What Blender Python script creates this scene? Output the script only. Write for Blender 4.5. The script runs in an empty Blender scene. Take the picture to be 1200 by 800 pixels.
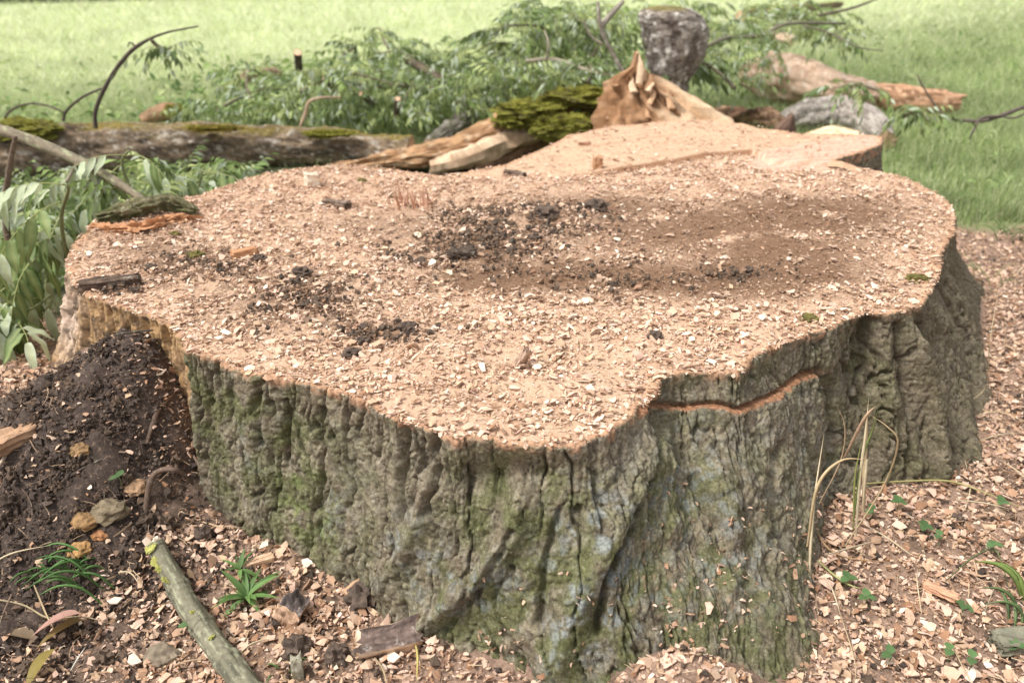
import bpy, math, random
import numpy as np
from mathutils import Vector, Matrix

R = np.random.RandomState(7)
random.seed(7)
S = bpy.context.scene
COL = S.collection

# ------------------------------------------------------------------ camera, sky, sun, exposure
F = 933.0                       # focal length in pixels of the 1200 x 800 photograph
PITCH = math.radians(26.2)
CZ = 1.22
cam_d = bpy.data.cameras.new('camera')
cam = bpy.data.objects.new('camera', cam_d)
COL.objects.link(cam)
cam.location = (0, 0, CZ)
cam.rotation_euler = (math.radians(90) - PITCH, 0, 0)
cam_d.sensor_width = 36
cam_d.lens = 36 * F / 1200
cam_d.clip_start = 0.02
cam_d.clip_end = 1500
cam_d.dof.use_dof = True
cam_d.dof.focus_distance = 1.65
cam_d.dof.aperture_fstop = 3.2
S.camera = cam

W = bpy.data.worlds.new('World')
S.world = W
W.use_nodes = True
nt = W.node_tree
nt.nodes.clear()
wo = nt.nodes.new('ShaderNodeOutputWorld')
bg = nt.nodes.new('ShaderNodeBackground')
sky = nt.nodes.new('ShaderNodeTexSky')
sky.sky_type = 'NISHITA'
sky.sun_disc = False
sky.sun_elevation = math.radians(58)
sky.sun_rotation = math.radians(-112)
sky.air_density = 1.0
sky.dust_density = 3.0
hs = nt.nodes.new('ShaderNodeHueSaturation')      # overcast: the cloud layer takes the blue out
hs.inputs['Saturation'].default_value = 0.10
nt.links.new(sky.outputs[0], hs.inputs['Color'])
nt.links.new(hs.outputs[0], bg.inputs['Color'])
bg.inputs['Strength'].default_value = 0.13
nt.links.new(bg.outputs[0], wo.inputs['Surface'])

sun_d = bpy.data.lights.new('sun', 'SUN')
sun = bpy.data.objects.new('sun', sun_d)
COL.objects.link(sun)
sun_d.energy = 1.85
sun_d.angle = math.radians(13)
sun_d.color = (1.0, 0.955, 0.90)
_el, _az = math.radians(58), math.radians(-112)     # high, from the left and a little behind the camera
_dir = Vector((math.sin(_az) * math.cos(_el), math.cos(_az) * math.cos(_el), math.sin(_el)))
sun.rotation_euler = _dir.to_track_quat('Z', 'Y').to_euler()

S.view_settings.view_transform = 'Standard'
S.view_settings.look = 'None'
S.view_settings.gamma = 1
S.view_settings.use_curve_mapping = False
S.view_settings.exposure = 0.92
S.render.filter_size = 1.25

# ------------------------------------------------------------------ projection helpers (surveying the photograph)
cp, sp = math.cos(PITCH), math.sin(PITCH)
def ray(u, v):
    a = (np.asarray(u, float) - 600) / F
    b = -(np.asarray(v, float) - 400) / F
    return a, cp + b * sp, -sp + b * cp
def P(u, v, z=0.0):
    dx, dy, dz = ray(u, v)
    t = (z - CZ) / dz
    return np.stack([dx * t, dy * t, CZ + dz * t], -1)
def A(u, v, y):
    dx, dy, dz = ray(u, v)
    t = y / dy
    return np.stack([dx * t, dy * t, CZ + dz * t], -1)
def proj(X):
    X = np.asarray(X)
    d = X[..., 1] * cp - (X[..., 2] - CZ) * sp
    d = np.maximum(d, 0.05)
    up = X[..., 1] * sp + (X[..., 2] - CZ) * cp
    return 600 + F * X[..., 0] / d, 400 - F * up / d

# ------------------------------------------------------------------ numpy noise
_perm = R.permutation(256)
_perm = np.concatenate([_perm, _perm, _perm])
_g = R.randn(256, 3)
_g /= np.linalg.norm(_g, axis=1)[:, None]
def noise(x, y, z=0.0):
    x, y, z = np.broadcast_arrays(np.asarray(x, float), np.asarray(y, float), np.asarray(z, float))
    xi, yi, zi = np.floor(x).astype(int), np.floor(y).astype(int), np.floor(z).astype(int)
    fx, fy, fz = x - xi, y - yi, z - zi
    ux, uy, uz = [t * t * t * (t * (t * 6 - 15) + 10) for t in (fx, fy, fz)]
    out = 0
    for i in (0, 1):
        for j in (0, 1):
            for k in (0, 1):
                h = _perm[_perm[_perm[(xi + i) & 255] + ((yi + j) & 255)] + ((zi + k) & 255)]
                gr = _g[h]
                d = gr[..., 0] * (fx - i) + gr[..., 1] * (fy - j) + gr[..., 2] * (fz - k)
                out = out + d * (ux if i else 1 - ux) * (uy if j else 1 - uy) * (uz if k else 1 - uz)
    return out * 1.5
def fbm(x, y, z=0.0, o=4):
    r, a = 0, 1.0
    for i in range(o):
        f = 2.03 ** i
        r = r + a * noise(x * f + 13.7 * i, y * f + 5.1 * i, z * f if np.ndim(z) else z + 3.3 * i)
        a *= 0.5
    return r
def worley(x, y, jit=0.9):
    xi, yi = np.floor(x).astype(int), np.floor(y).astype(int)
    f1 = np.full(x.shape, 9.0); f2 = np.full(x.shape, 9.0); cid = np.zeros(x.shape, int)
    for i in (-1, 0, 1):
        for j in (-1, 0, 1):
            h = _perm[_perm[(xi + i) & 255] + ((yi + j) & 255)]
            px = xi + i + 0.5 + jit * ((h * 37 % 256) / 256.0 - 0.5)
            py = yi + j + 0.5 + jit * ((h * 91 % 256) / 256.0 - 0.5)
            d = np.hypot(px - x, py - y)
            n1 = d < f1
            f2 = np.where(n1, f1, np.minimum(f2, d))
            cid = np.where(n1, h, cid)
            f1 = np.where(n1, d, f1)
    return f1, f2, cid
def sst(a, b, x):
    t = np.clip((x - a) / (b - a), 0, 1)
    return t * t * (3 - 2 * t)
def mixc(a, b, t):
    t = np.asarray(t)[..., None]
    return a * (1 - t) + np.asarray(b) * t
def pline(u, v, pts):
    """distance from (u,v) to a polyline and the parameter along it"""
    best = np.full(np.shape(u), 1e9); par = np.zeros(np.shape(u))
    n = len(pts) - 1
    for i in range(n):
        ax, ay = pts[i]; bx, by = pts[i + 1]
        dx, dy = bx - ax, by - ay
        t = np.clip(((u - ax) * dx + (v - ay) * dy) / (dx * dx + dy * dy), 0, 1)
        d = np.hypot(u - ax - t * dx, v - ay - t * dy)
        m = d < best
        best = np.where(m, d, best); par = np.where(m, (i + t) / n, par)
    return best, par
def inpoly(x, y, poly):
    inside = np.zeros(np.shape(x), bool)
    n = len(poly)
    for i in range(n):
        x1, y1 = poly[i]; x2, y2 = poly[(i + 1) % n]
        if y1 == y2: continue
        c = ((y1 > y) != (y2 > y)) & (x < (x2 - x1) * (y - y1) / (y2 - y1) + x1)
        inside ^= c
    return inside

# ------------------------------------------------------------------ object helpers
def mesh(name, V, Fq=None, Ft=None, cols=None, smooth=False):
    me = bpy.data.meshes.new(name)
    V = np.asarray(V, np.float32)
    parts, tot = [], []
    if Fq is not None and len(Fq):
        Fq = np.asarray(Fq, np.int32); parts.append(Fq.ravel()); tot.append(np.full(len(Fq), 4, np.int32))
    if Ft is not None and len(Ft):
        Ft = np.asarray(Ft, np.int32); parts.append(Ft.ravel()); tot.append(np.full(len(Ft), 3, np.int32))
    loops = np.concatenate(parts); tot = np.concatenate(tot)
    st = np.concatenate([[0], np.cumsum(tot)[:-1]]).astype(np.int32)
    me.vertices.add(len(V)); me.vertices.foreach_set('co', V.ravel())
    me.loops.add(len(loops)); me.loops.foreach_set('vertex_index', loops)
    me.polygons.add(len(tot)); me.polygons.foreach_set('loop_start', st)
    me.polygons.foreach_set('loop_total', tot)
    me.polygons.foreach_set('use_smooth', np.full(len(tot), smooth, bool))
    me.update(calc_edges=True)
    if cols is not None:
        at = me.color_attributes.new('Col', 'FLOAT_COLOR', 'POINT')
        c = np.ones((len(V), 4), np.float32); c[:, :3] = cols
        at.data.foreach_set('color', c.ravel())
    me.validate()
    return me
def obj(name, me, mat, parent=None, loc=None):
    o = bpy.data.objects.new(name, me); COL.objects.link(o)
    if mat is not None and not me.materials: me.materials.append(mat)
    if parent is not None: o.parent = parent
    if loc is not None: o.location = loc
    return o
def tag(o, label=None, cat=None, group=None, kind=None):
    if label: o['label'] = label
    if cat: o['category'] = cat
    if group: o['group'] = group
    if kind: o['kind'] = kind
    return o
def empty(name, loc=(0, 0, 0)):
    o = bpy.data.objects.new(name, None); COL.objects.link(o)
    o.location = loc; o.empty_display_size = 0.05
    return o
def gridfaces(n, m, wrap=False):
    i = np.arange(n - 1)[:, None]; j = np.arange(m if wrap else m - 1)[None]
    a = i * m + j; b = i * m + (j + 1) % m
    return np.stack([a, b, b + m, a + m], -1).reshape(-1, 4)
def rotm(yaw, pitch, roll):
    """batched rotation matrices"""
    cy, sy, cx, sx, cz, sz = np.cos(yaw), np.sin(yaw), np.cos(pitch), np.sin(pitch), np.cos(roll), np.sin(roll)
    o, l = np.zeros_like(cy), np.ones_like(cy)
    Z = np.stack([cy, -sy, o, sy, cy, o, o, o, l], -1).reshape(-1, 3, 3)
    X = np.stack([l, o, o, o, cx, -sx, o, sx, cx], -1).reshape(-1, 3, 3)
    Y = np.stack([cz, o, sz, o, l, o, -sz, o, cz], -1).reshape(-1, 3, 3)
    return Z @ X @ Y

# ------------------------------------------------------------------ materials
def vmat(name, color=None, rough=0.9, bump=0.35, bscale=180, var=0.35, vscale=40, trans=0.0, spec=0.25, stretch=None, alt=None):
    m = bpy.data.materials.new(name); m.use_nodes = True
    n = m.node_tree.nodes; L = m.node_tree.links; n.clear()
    out = n.new('ShaderNodeOutputMaterial'); bs = n.new('ShaderNodeBsdfPrincipled')
    bs.inputs['Roughness'].default_value = rough
    bs.inputs['Specular IOR Level'].default_value = spec
    tc = n.new('ShaderNodeTexCoord'); src = tc.outputs['Object']
    if stretch:
        mp = n.new('ShaderNodeMapping'); mp.inputs['Scale'].default_value = stretch
        L.new(src, mp.inputs['Vector']); src = mp.outputs[0]
    n1 = n.new('ShaderNodeTexNoise'); n1.inputs['Scale'].default_value = vscale
    n1.inputs['Detail'].default_value = 6; n1.inputs['Roughness'].default_value = 0.7
    L.new(src, n1.inputs['Vector'])
    mr = n.new('ShaderNodeMapRange')
    mr.inputs['From Min'].default_value = 0.25; mr.inputs['From Max'].default_value = 0.75
    mr.inputs['To Min'].default_value = max(.05, 1 - var); mr.inputs['To Max'].default_value = 1 + var
    L.new(n1.outputs['Fac'], mr.inputs['Value'])
    vm = n.new('ShaderNodeVectorMath'); vm.operation = 'SCALE'
    if color is None:
        at = n.new('ShaderNodeAttribute'); at.attribute_name = 'Col'; L.new(at.outputs['Color'], vm.inputs[0])
    else:
        rgb = n.new('ShaderNodeRGB'); rgb.outputs[0].default_value = (*color, 1); csrc = rgb.outputs[0]
        if alt is not None:
            n3 = n.new('ShaderNodeTexNoise'); n3.inputs['Scale'].default_value = vscale * 0.4
            n3.inputs['Detail'].default_value = 4; L.new(src, n3.inputs['Vector'])
            cr = n.new('ShaderNodeValToRGB'); cr.color_ramp.elements[0].position = .45; cr.color_ramp.elements[1].position = .6
            cr.color_ramp.elements[0].color = (*color, 1); cr.color_ramp.elements[1].color = (*alt, 1)
            L.new(n3.outputs['Fac'], cr.inputs['Fac']); csrc = cr.outputs[0]
        L.new(csrc, vm.inputs[0])
    L.new(mr.outputs[0], vm.inputs['Scale'])
    L.new(vm.outputs[0], bs.inputs['Base Color'])
    if bump:
        n2 = n.new('ShaderNodeTexNoise'); n2.inputs['Scale'].default_value = bscale
        n2.inputs['Detail'].default_value = 5; n2.inputs['Roughness'].default_value = 0.65
        L.new(src, n2.inputs['Vector'])
        bp = n.new('ShaderNodeBump'); bp.inputs['Strength'].default_value = bump; bp.inputs['Distance'].default_value = 0.6 / bscale
        L.new(n2.outputs['Fac'], bp.inputs['Height']); L.new(bp.outputs[0], bs.inputs['Normal'])
    if trans:
        tr = n.new('ShaderNodeBsdfTranslucent'); mx = n.new('ShaderNodeMixShader'); mx.inputs[0].default_value = trans
        L.new(vm.outputs[0], tr.inputs['Color'])
        L.new(bs.outputs[0], mx.inputs[1]); L.new(tr.outputs[0], mx.inputs[2]); L.new(mx.outputs[0], out.inputs['Surface'])
    else:
        L.new(bs.outputs[0], out.inputs['Surface'])
    return m
def speckle(m, pale, dark, sc):
    t = m.node_tree; n, L = t.nodes, t.links
    bs = [k for k in n if k.type == 'BSDF_PRINCIPLED'][0]; old = bs.inputs['Base Color'].links[0].from_socket
    tc = n.new('ShaderNodeTexCoord')
    for col, sc_, lo, hi, f in ((pale, sc, .57, .66, .65), (dark, sc * .8, .60, .70, .7)):
        no = n.new('ShaderNodeTexNoise'); no.inputs['Scale'].default_value = sc_; no.inputs['Detail'].default_value = 5; no.inputs['Roughness'].default_value = .75
        if col is dark:
            mp = n.new('ShaderNodeMapping'); mp.inputs['Location'].default_value = (3, 7, 1); L.new(tc.outputs['Object'], mp.inputs[0]); L.new(mp.outputs[0], no.inputs['Vector'])
        else: L.new(tc.outputs['Object'], no.inputs['Vector'])
        mr = n.new('ShaderNodeMapRange'); mr.inputs['From Min'].default_value = lo; mr.inputs['From Max'].default_value = hi; mr.inputs['To Max'].default_value = f
        L.new(no.outputs['Fac'], mr.inputs['Value'])
        mx = n.new('ShaderNodeMix'); mx.data_type = 'RGBA'; mx.inputs[7].default_value = (*col, 1)
        L.new(mr.outputs[0], mx.inputs[0]); L.new(old, mx.inputs[6]); old = mx.outputs[2]
    L.new(old, bs.inputs['Base Color'])
M = dict(
    bark=vmat('bark', bump=1.0, bscale=330, var=0.75, vscale=150),
    decay=vmat('decayed_wood', bump=0.6, bscale=160, var=0.35, vscale=50, stretch=(1, 1, .35)),
    face=vmat('sawn_face', bump=0.8, bscale=300, var=0.28, vscale=160),
    ground=vmat('ground', bump=1.0, bscale=200, var=0.6, vscale=110),
    chip=vmat('wood_chip', bump=0.25, bscale=300, var=0.16, vscale=120, rough=.85),
    soil=vmat('soil', bump=0.9, bscale=260, var=0.45, vscale=110),
    grass=vmat('grass', bump=0, var=0.15, vscale=20, trans=0.4, rough=.6, spec=.3),
    leaf=vmat('leaf', bump=0.15, bscale=120, var=0.15, vscale=60, trans=0.3, rough=.55, spec=.35),
    log=vmat('log_bark', bump=0.9, bscale=120, var=0.7, vscale=50),
    wood=vmat('torn_wood', bump=0.6, bscale=90, var=0.3, vscale=30),
    twig=vmat('twig', bump=0.5, bscale=200, var=0.35, vscale=80),
    moss=vmat('moss', bump=0.8, bscale=150, var=0.4, vscale=60),
)

speckle(M['bark'], (.33,.30,.225), (.05,.042,.028), 130)
speckle(M['twig'], (.36,.35,.26), (.06,.05,.035), 90)
speckle(M['decay'], (.45,.32,.18), (.09,.06,.04), 70)
speckle(M['log'], (.46,.42,.36), (.05,.04,.03), 45)
speckle(M['soil'], (.16,.12,.09), (.035,.026,.02), 160)
speckle(M['ground'], (.26,.18,.13), (.05,.038,.03), 110)
# ------------------------------------------------------------------ stump outline
ZT = 0.42
KEY = [  # top edge in the photo, foot of the same line in the photo (None: hidden from the camera)
 ((115,255),None),((86,283),None),((75,310),(30,420)),((84,338),(35,470)),((108,354),(80,500)),((155,366),(150,520)),((200,384),(195,540)),
 ((211,398),(215,570)),((213,412),(226,612)),((250,421),(250,628)),((280,436),(285,645)),((300,444),(310,655)),((347,451),(352,668)),((396,462),(404,695)),
 ((421,473),(428,712)),((451,492),(448,742)),((476,500),(470,760)),((503,508),(500,776)),((534,521),(540,790)),((553,516),(565,800)),((600,525),(622,815)),
 ((652,528),(680,835)),((690,524),(730,845)),((715,512),(770,860)),((738,492),(815,875)),((750,482),(845,880)),((772,470),(870,885)),((777,447),(900,880)),
 ((800,442),(925,870)),((834,440),(948,850)),((870,444),(962,805)),((880,428),(960,770)),((900,416),(950,725)),((920,404),(944,690)),((945,396),(946,650)),
 ((969,390),(962,615)),((993,380),(985,588)),((1015,371),(1020,580)),((1046,371),(1062,578)),((1079,362),(1120,570)),((1092,345),(1142,560)),((1102,328),(1158,525)),
 ((1104,308),(1163,488)),((1108,290),(1164,446)),((1121,272),(1162,405)),((1120,253),(1160,378)),((1112,236),(1170,330)),
 ((1097,225),None),((1075,215),None),((1048,206),None),((1025,201),None),((1003,199),None),((977,198),None),((990,193),None),((1015,186),None),((1034,177),None),((1033,168),None),
 ((1010,164),None),((975,164),None),((935,163),None),((900,158),None),((865,151),None),((835,147),None),((780,148),None),((720,152),None),((665,161),None),
 ((625,177),None),((590,192),None),((545,203),None),((515,206),None),((470,201),None),((430,196),None),((400,194),None),((350,199),None),((290,211),None),
 ((240,228),None),((200,238),None),((150,243),None)]
KT = np.array([P(a[0], a[1], ZT)[:2] for a, b in KEY])
CEN = P(600, 275, ZT)[:2]
n_k = len(KEY)
tang = np.roll(KT, -1, 0) - np.roll(KT, 1, 0)
nrm = np.stack([tang[:, 1], -tang[:, 0]], -1); nrm /= np.linalg.norm(nrm, axis=1)[:, None]
sg = np.sign(((KT - CEN) * nrm).sum(1)); nrm *= np.sign(sg.sum())
KB = np.array([P(b[0], b[1], 0)[:2] if b else KT[i] + nrm[i] * 0.18 for i, (a, b) in enumerate(KEY)])
for _i, _o in ((1, .22), (2, .19), (3, .12), (4, .03), (5, .0), (6, .0), (7, .0)): KB[_i] = KT[_i] + nrm[_i] * _o
kd = np.concatenate([[0], np.cumsum(np.linalg.norm(np.roll(KT, -1, 0) - KT, axis=1))])
LEN = kd[-1]
def loopi(K, s):
    return np.stack([np.interp(s, kd, np.append(K[:, i], K[0, i])) for i in (0, 1)], -1)
s_front = kd[49]
s = np.concatenate([np.arange(0, s_front, 0.0031), np.arange(s_front, LEN, 0.009)])
NS = len(s)
def csmooth(Q, s, w):
    k = np.arange(-10, 11) / 10 * w * 2
    acc = 0; ws = 0
    for dk in k:
        g = math.exp(-(dk / w) ** 2)
        ss = (s + dk) % LEN
        acc = acc + g * loopi(Q, ss); ws += g
    return acc / ws
TOP = csmooth(KT, s, 0.018)
BOT = csmooth(KB, s, 0.05)
OUT_POLY = [tuple(q) for q in KT]
BASE_POLY = [tuple(q) for q in KB]

# height of the cut face
step_px = [(520,212),(600,204),(660,206),(700,206),(735,200),(780,194),(840,186),(880,183),(905,196),(960,199),(985,199)]
SW = np.array([P(a, b, ZT)[:2] for a, b in step_px])
pink_px = [(872,199),(890,186),(925,178),(975,170),(1033,163),(1045,175),(1010,196),(975,201),(920,202)]
PINK = [tuple(P(a, b, ZT)[:2]) for a, b in pink_px]
def top_z(x, y):
    z = ZT + 0.010 * noise(x * 2.1, y * 2.1, 1.5) + 0.005 * noise(x * 7, y * 7, 4.2)
    yl = np.interp(x, SW[:, 0], SW[:, 1])
    far = sst(-0.012, 0.012, y - yl) * sst(0.1, 0.5, x) * (x < 1.9)
    z = z + 0.022 * far
    for (u, v, sx, sy, h) in [(560,262,.22,.14,.022),(650,255,.16,.1,.028),(540,300,.2,.07,.012),(390,370,.16,.05,.012),(175,262,.14,.09,.03),(480,250,.06,.05,.01),
                              (880,330,.16,.05,-.008),(740,300,.3,.1,-.006),(800,380,.2,.06,.006),(640,450,.12,.05,.008)]:
        c = P(u, v, ZT)
        z = z + h * np.exp(-((x - c[0]) / sx) ** 2 - ((y - c[1]) / sy) ** 2)
    return z

def brown_field(x, y):
    u, v = proj(np.stack([x, y, np.full_like(x, ZT)], -1))
    E = lambda a, b, c, d: np.exp(-(((u - a) / c) ** 2 + ((v - b) / d) ** 2) ** 1.3)
    b = E(840,272,200,30) + E(960,248,110,20) + .8 * E(930,310,90,24) + E(850,332,170,24) + .9 * E(650,322,130,20) + .8 * E(555,335,70,16) + .8 * E(690,240,90,14) + .55 * E(450,262,90,18) + .6 * E(180,300,60,26) + .5 * E(330,360,90,30) + .9 * E(540,295,90,16)
    return np.clip(b, 0, 1) * sst(-.9, -.25, fbm(x * 7, y * 7, 12, 4))
# ------------------------------------------------------------------ ground
def gz(x, y):
    z = 0.012 * noise(x * 1.3, y * 1.3, 8.1) + 0.008 * noise(x * 5, y * 5, 2.2)
    for (u, v, z0, sx, sy, h) in [(95,470,.2,.30,.26,.20),(20,420,.15,.35,.35,.10),(10,600,.1,.3,.25,.09),(120,570,.1,.22,.2,.09),(180,470,.2,.14,.14,.10),(165,430,.25,.17,.13,.09),(205,500,.15,.10,.14,.07),
                                  (800,800,.05,.12,.085,.11),(320,650,0,.16,.1,.03),(520,775,0,.28,.07,.03),(1180,420,0,.4,.5,.03)]:
        c = P(u, v, z0)
        z = z + h * np.exp(-((x - c[0]) / sx) ** 2 - ((y - c[1]) / sy) ** 2)
    far = sst(3.0, 8.0, y)
    z = z + far * 0.05 * noise(x * .35, y * .35, 3.0)
    return z
def axis(lo, hi, a, b, d, g=1.12):
    mid = np.arange(a, b, d)
    L_, st, p = [], d, a
    while p > lo: st = min(st * g, 30); p -= st; L_.append(p)
    H_, st, p = [], d, mid[-1]
    while p < hi: st = min(st * g, 30); p += st; H_.append(p)
    return np.array(L_[::-1] + list(mid) + H_)
gx = axis(-300, 300, -1.75, 1.95, 0.0135)
gy = axis(-20, 420, 0.75, 3.0, 0.0135)
def edge_y(x): return 2.6 + 1.0 * sst(-.5, .6, x)
GX, GY = np.meshgrid(gx, gy)
GZ = gz(GX, GY)
c_s = P(70, 560, .1)
soilm = np.exp(-(((GX + 1.13) / .40) ** 2 + ((GY - 1.42) / .5) ** 2) ** 1.5)
soilm = np.clip(soilm * 1.6 + 0.25 * noise(GX * 6, GY * 6, 1) * (soilm > .02), 0, 1)
near = (GY < 3.3) & (np.abs(GX) < 2.2)
f1, f2, cid = worley(GX * 26, GY * 26)
rough = 0.010 * fbm(GX * 18, GY * 18, 1.1, 4)
clod = (0.5 - np.clip(f1, 0, .7)) * 0.03 * (0.3 + 0.7 * (noise(GX * 7, GY * 7, 9) > -.1))
f1c, _, _ = worley(GX * 13 + 3, GY * 13)
GZ = GZ + np.where(near, rough + clod * soilm + (0.45 - np.clip(f1c, 0, .7)) * .05 * soilm * sst(-.2, .2, noise(GX * 5, GY * 5, 19)), 0)
grassm = sst(-.05, .3, GY - edge_y(GX) + 0.25 * noise(GX * 3, GY * 3, 6))
cg = np.zeros(GX.shape + (3,))
cg[:] = (0.27, 0.18, 0.13)
cg = mixc(cg, (0.15, 0.10, 0.07), sst(.0, .35, noise(GX * 9, GY * 9, 5)))
cg = mixc(cg, (0.066, 0.047, 0.037), soilm)
cg = mixc(cg, (0.20, 0.24, 0.10), grassm)
cg = mixc(cg, (0.055, 0.058, 0.034), grassm * sst(5.0, 4.7, GY) * sst(.6, .2, GX))  # shade under and before the fallen log, painted into the ground colour
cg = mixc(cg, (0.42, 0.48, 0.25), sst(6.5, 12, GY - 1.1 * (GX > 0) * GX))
GV = np.stack([GX, GY, GZ], -1).reshape(-1, 3)
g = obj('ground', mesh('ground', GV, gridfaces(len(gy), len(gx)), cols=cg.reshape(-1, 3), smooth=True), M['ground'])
tag(g, kind='structure')

# ------------------------------------------------------------------ stump side
NH = 168
hh = np.linspace(0, 1, NH) ** 0.95          # 0 foot, 1 rim
hcol = hh[:, None, None]
zfoot = -0.05
_rz = top_z(TOP[:, 0], TOP[:, 1]) - ZT + .004 * inpoly(CEN[0] + (TOP[:, 0] - CEN[0]) * .985, CEN[1] + (TOP[:, 1] - CEN[1]) * .985, PINK)
rimz = np.interp(s, s, np.convolve(np.concatenate([_rz[-6:], _rz, _rz[:6]]), np.ones(13) / 13, 'valid'))
base3 = TOP[None] + (BOT - TOP)[None] * (1 - hcol) ** 1.5
Z = zfoot + (ZT - zfoot) * np.repeat(hh[:, None], NS, 1)
Z = Z + hh[:, None] ** 3 * rimz[None]
Z = Z + hh[:, None] ** 6 * (0.006 * noise(s * 9, 0, 1) + 0.004 * noise(s * 40, 0, 2))[None]
B3 = np.concatenate([base3, Z[..., None]], -1)
ds = np.gradient(s)
Tn = np.stack([np.gradient(B3[..., i], axis=1) for i in range(3)], -1)
Hn = np.stack([np.gradient(B3[..., i], axis=0) for i in range(3)], -1)
N3 = np.cross(Tn, Hn); N3 /= np.linalg.norm(N3, axis=-1)[..., None] + 1e-9
outw = B3[..., :2] - CEN
if (N3[..., :2] * outw).sum() < 0: N3 = -N3
SG = np.repeat(s[None], NH, 0); HG = Z
U, V_ = proj(B3)
vis = (s < s_front)[None] & np.ones((NH, 1), bool)
U_, VV0 = U, V_
# arc-length coordinates that follow the flare
_seg = np.linalg.norm(np.diff(B3, axis=0), axis=-1)
HT = ZT - np.concatenate([np.cumsum(_seg[::-1], 0)[::-1], np.zeros((1, NS))], 0)
sw = SG + 0.035 * noise(SG * 5, HT * 4, 1) + 0.012 * noise(SG * 18, HT * 12, 2)
hw = HT + 0.02 * noise(SG * 9, HT * 9, 3)
f1, f2, cid = worley(sw / 0.050, hw / 0.15)
e1 = f2 - f1
f1b, f2b, cidb = worley(sw / 0.019 + 7, hw / 0.036 + 3)
e2 = f2b - f1b
low = sst(0.22, 0.02, HG) * sst(2.0, 2.6, SG)      # lumpy lower roots in the middle of the front
D = np.zeros_like(SG)
gate = sst(-.35, .25, noise(SG * 7, HT * 6, 41))
nv = noise(sw * 21, hw * 3.2, 77) + .25 * noise(sw * 60, hw * 22, 78)
crk = np.exp(-(nv / .045) ** 2) * sst(-.45, -.05, noise(SG * 9, HT * 7, 43))
nv2 = noise(sw * 44 + 9, hw * 8, 79) + .3 * noise(sw * 110, hw * 50, 80)
crk2 = np.exp(-(nv2 / .07) ** 2) * sst(-.2, .2, noise(SG * 14, HT * 12, 44))
lw = np.clip(np.exp(-((U_ - 850) / 120) ** 2 - ((VV0 - 650) / 150) ** 2) + .7 * np.exp(-((U_ - 610) / 70) ** 2 - ((VV0 - 690) / 90) ** 2), 0, 1)
D -= (0.023 + .012 * sst(970, 1010, U) * vis) * crk * (1 - .4 * low) * (1 - .92 * lw) + 0.008 * crk2 * (1 - .9 * lw)
D += lw * (.024 * fbm(B3[..., 0] * 10, B3[..., 1] * 10, B3[..., 2] * 8, 4) + .006 * np.abs(fbm(B3[..., 0] * 40, B3[..., 1] * 40, B3[..., 2] * 34, 3)))
D -= 0.008 * np.exp(-(e1 / 0.07) ** 2) * (1 - 0.5 * low) * (.1 + .7 * gate)
D -= 0.003 * np.exp(-(e2 / 0.13) ** 2)
D += 0.004 * ((cid % 17) / 17.0 - .5) + 0.0028 * ((cidb % 13) / 13.0 - .5)
D += 0.008 * fbm(SG * 7, HT * 4, 7, 2)
q1 = fbm(sw * 34, hw * 22, 5, 4)
ter = np.floor(q1 * 4) / 4 + sst(.0, .35, (q1 * 4) % 1.0) * .25      # flaky plates in steps
D += (0.0030 + .003 * lw) * ter
D += 0.0026 * fbm(SG * 120, HT * 85, 2, 3) + 0.0028 * np.abs(noise(SG * 210, HT * 190, 2))
ridges = [([(612,560),(600,625),(565,675),(495,735)],13,.032),([(508,560),(490,620),(452,690)],12,.022),([(765,510),(745,570),(705,640),(672,720),(650,790)],22,.035),
          ([(900,440),(925,520),(938,600),(950,700),(968,800)],24,.03),([(1000,400),(1040,480),(1070,550)],16,.022),([(1112,340),(1142,440),(1155,530)],20,.014),
          ([(300,450),(300,640)],22,.012),([(390,480),(400,660)],20,.014),([(836,540),(850,620),(840,760)],22,.022),([(1060,380),(1085,470),(1110,550)],13,.018),([(560,640),(610,700),(640,760)],18,.015)]
ridges += [([(1064,375),(1085,470),(1100,560)],7,.026),([(1092,352),(1122,450),(1136,545)],7,.024),([(1108,320),(1143,430),(1156,500)],6,.020),([(1035,380),(1040,470),(1035,560)],9,.02)]
for pts, w, a in ridges:
    d, t = pline(U, V_, pts)
    D += np.where(vis, a * np.exp(-(d / w) ** 2) * sst(0, .2, t + .05), 0)
grooves = [([(1078,372),(1103,470),(1118,555)],3.5,.03),([(1052,380),(1060,480),(1062,560)],3.5,.03),([(1100,330),(1133,430),(1148,520)],3,.026),([(776,478),(772,520),(757,570),(739,600),(727,640),(708,680),(699,740)],4.5,.035),([(812,560),(842,635),(864,684),(885,702)],5,.03),([(974,445),(980,500),(972,565)],5,.035),
           ([(944,480),(940,520),(952,560)],4,.02),([(1022,378),(1012,420),(1022,450)],7,.035),([(300,450),(306,520)],3,.02),([(335,470),(336,540)],3,.02),
           ([(377,480),(380,560),(372,600)],4,.025),([(474,505),(468,560),(470,610)],4.5,.03),([(508,512),(512,560),(500,600)],4.5,.03),([(655,600),(640,660),(632,730)],4,.02),([(603,620),(570,680),(520,740)],4,.02),
           ([(905,520),(900,580),(915,640)],4,.02),([(1045,480),(1050,540)],4,.02),([(245,440),(240,560)],4,.015),([(270,450),(275,600)],3,.015)]
wob = 5 * noise(SG * 30, HT * 30, 3)
for pts, w, a in grooves:
    d, t = pline(U + wob, V_, pts)
    D -= np.where(vis, a * np.exp(-(d / w) ** 2), 0)
def ell(u, v, ru, rv, soft=1.0):
    return np.exp(-(((U - u) / ru) ** 2 + ((V_ - v) / rv) ** 2) ** soft)
D -= np.where(vis, .035 * ell(600, 562, 55, 24), 0)
D -= np.where(vis, .03 * ell(1008, 420, 20, 40), 0)
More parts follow.
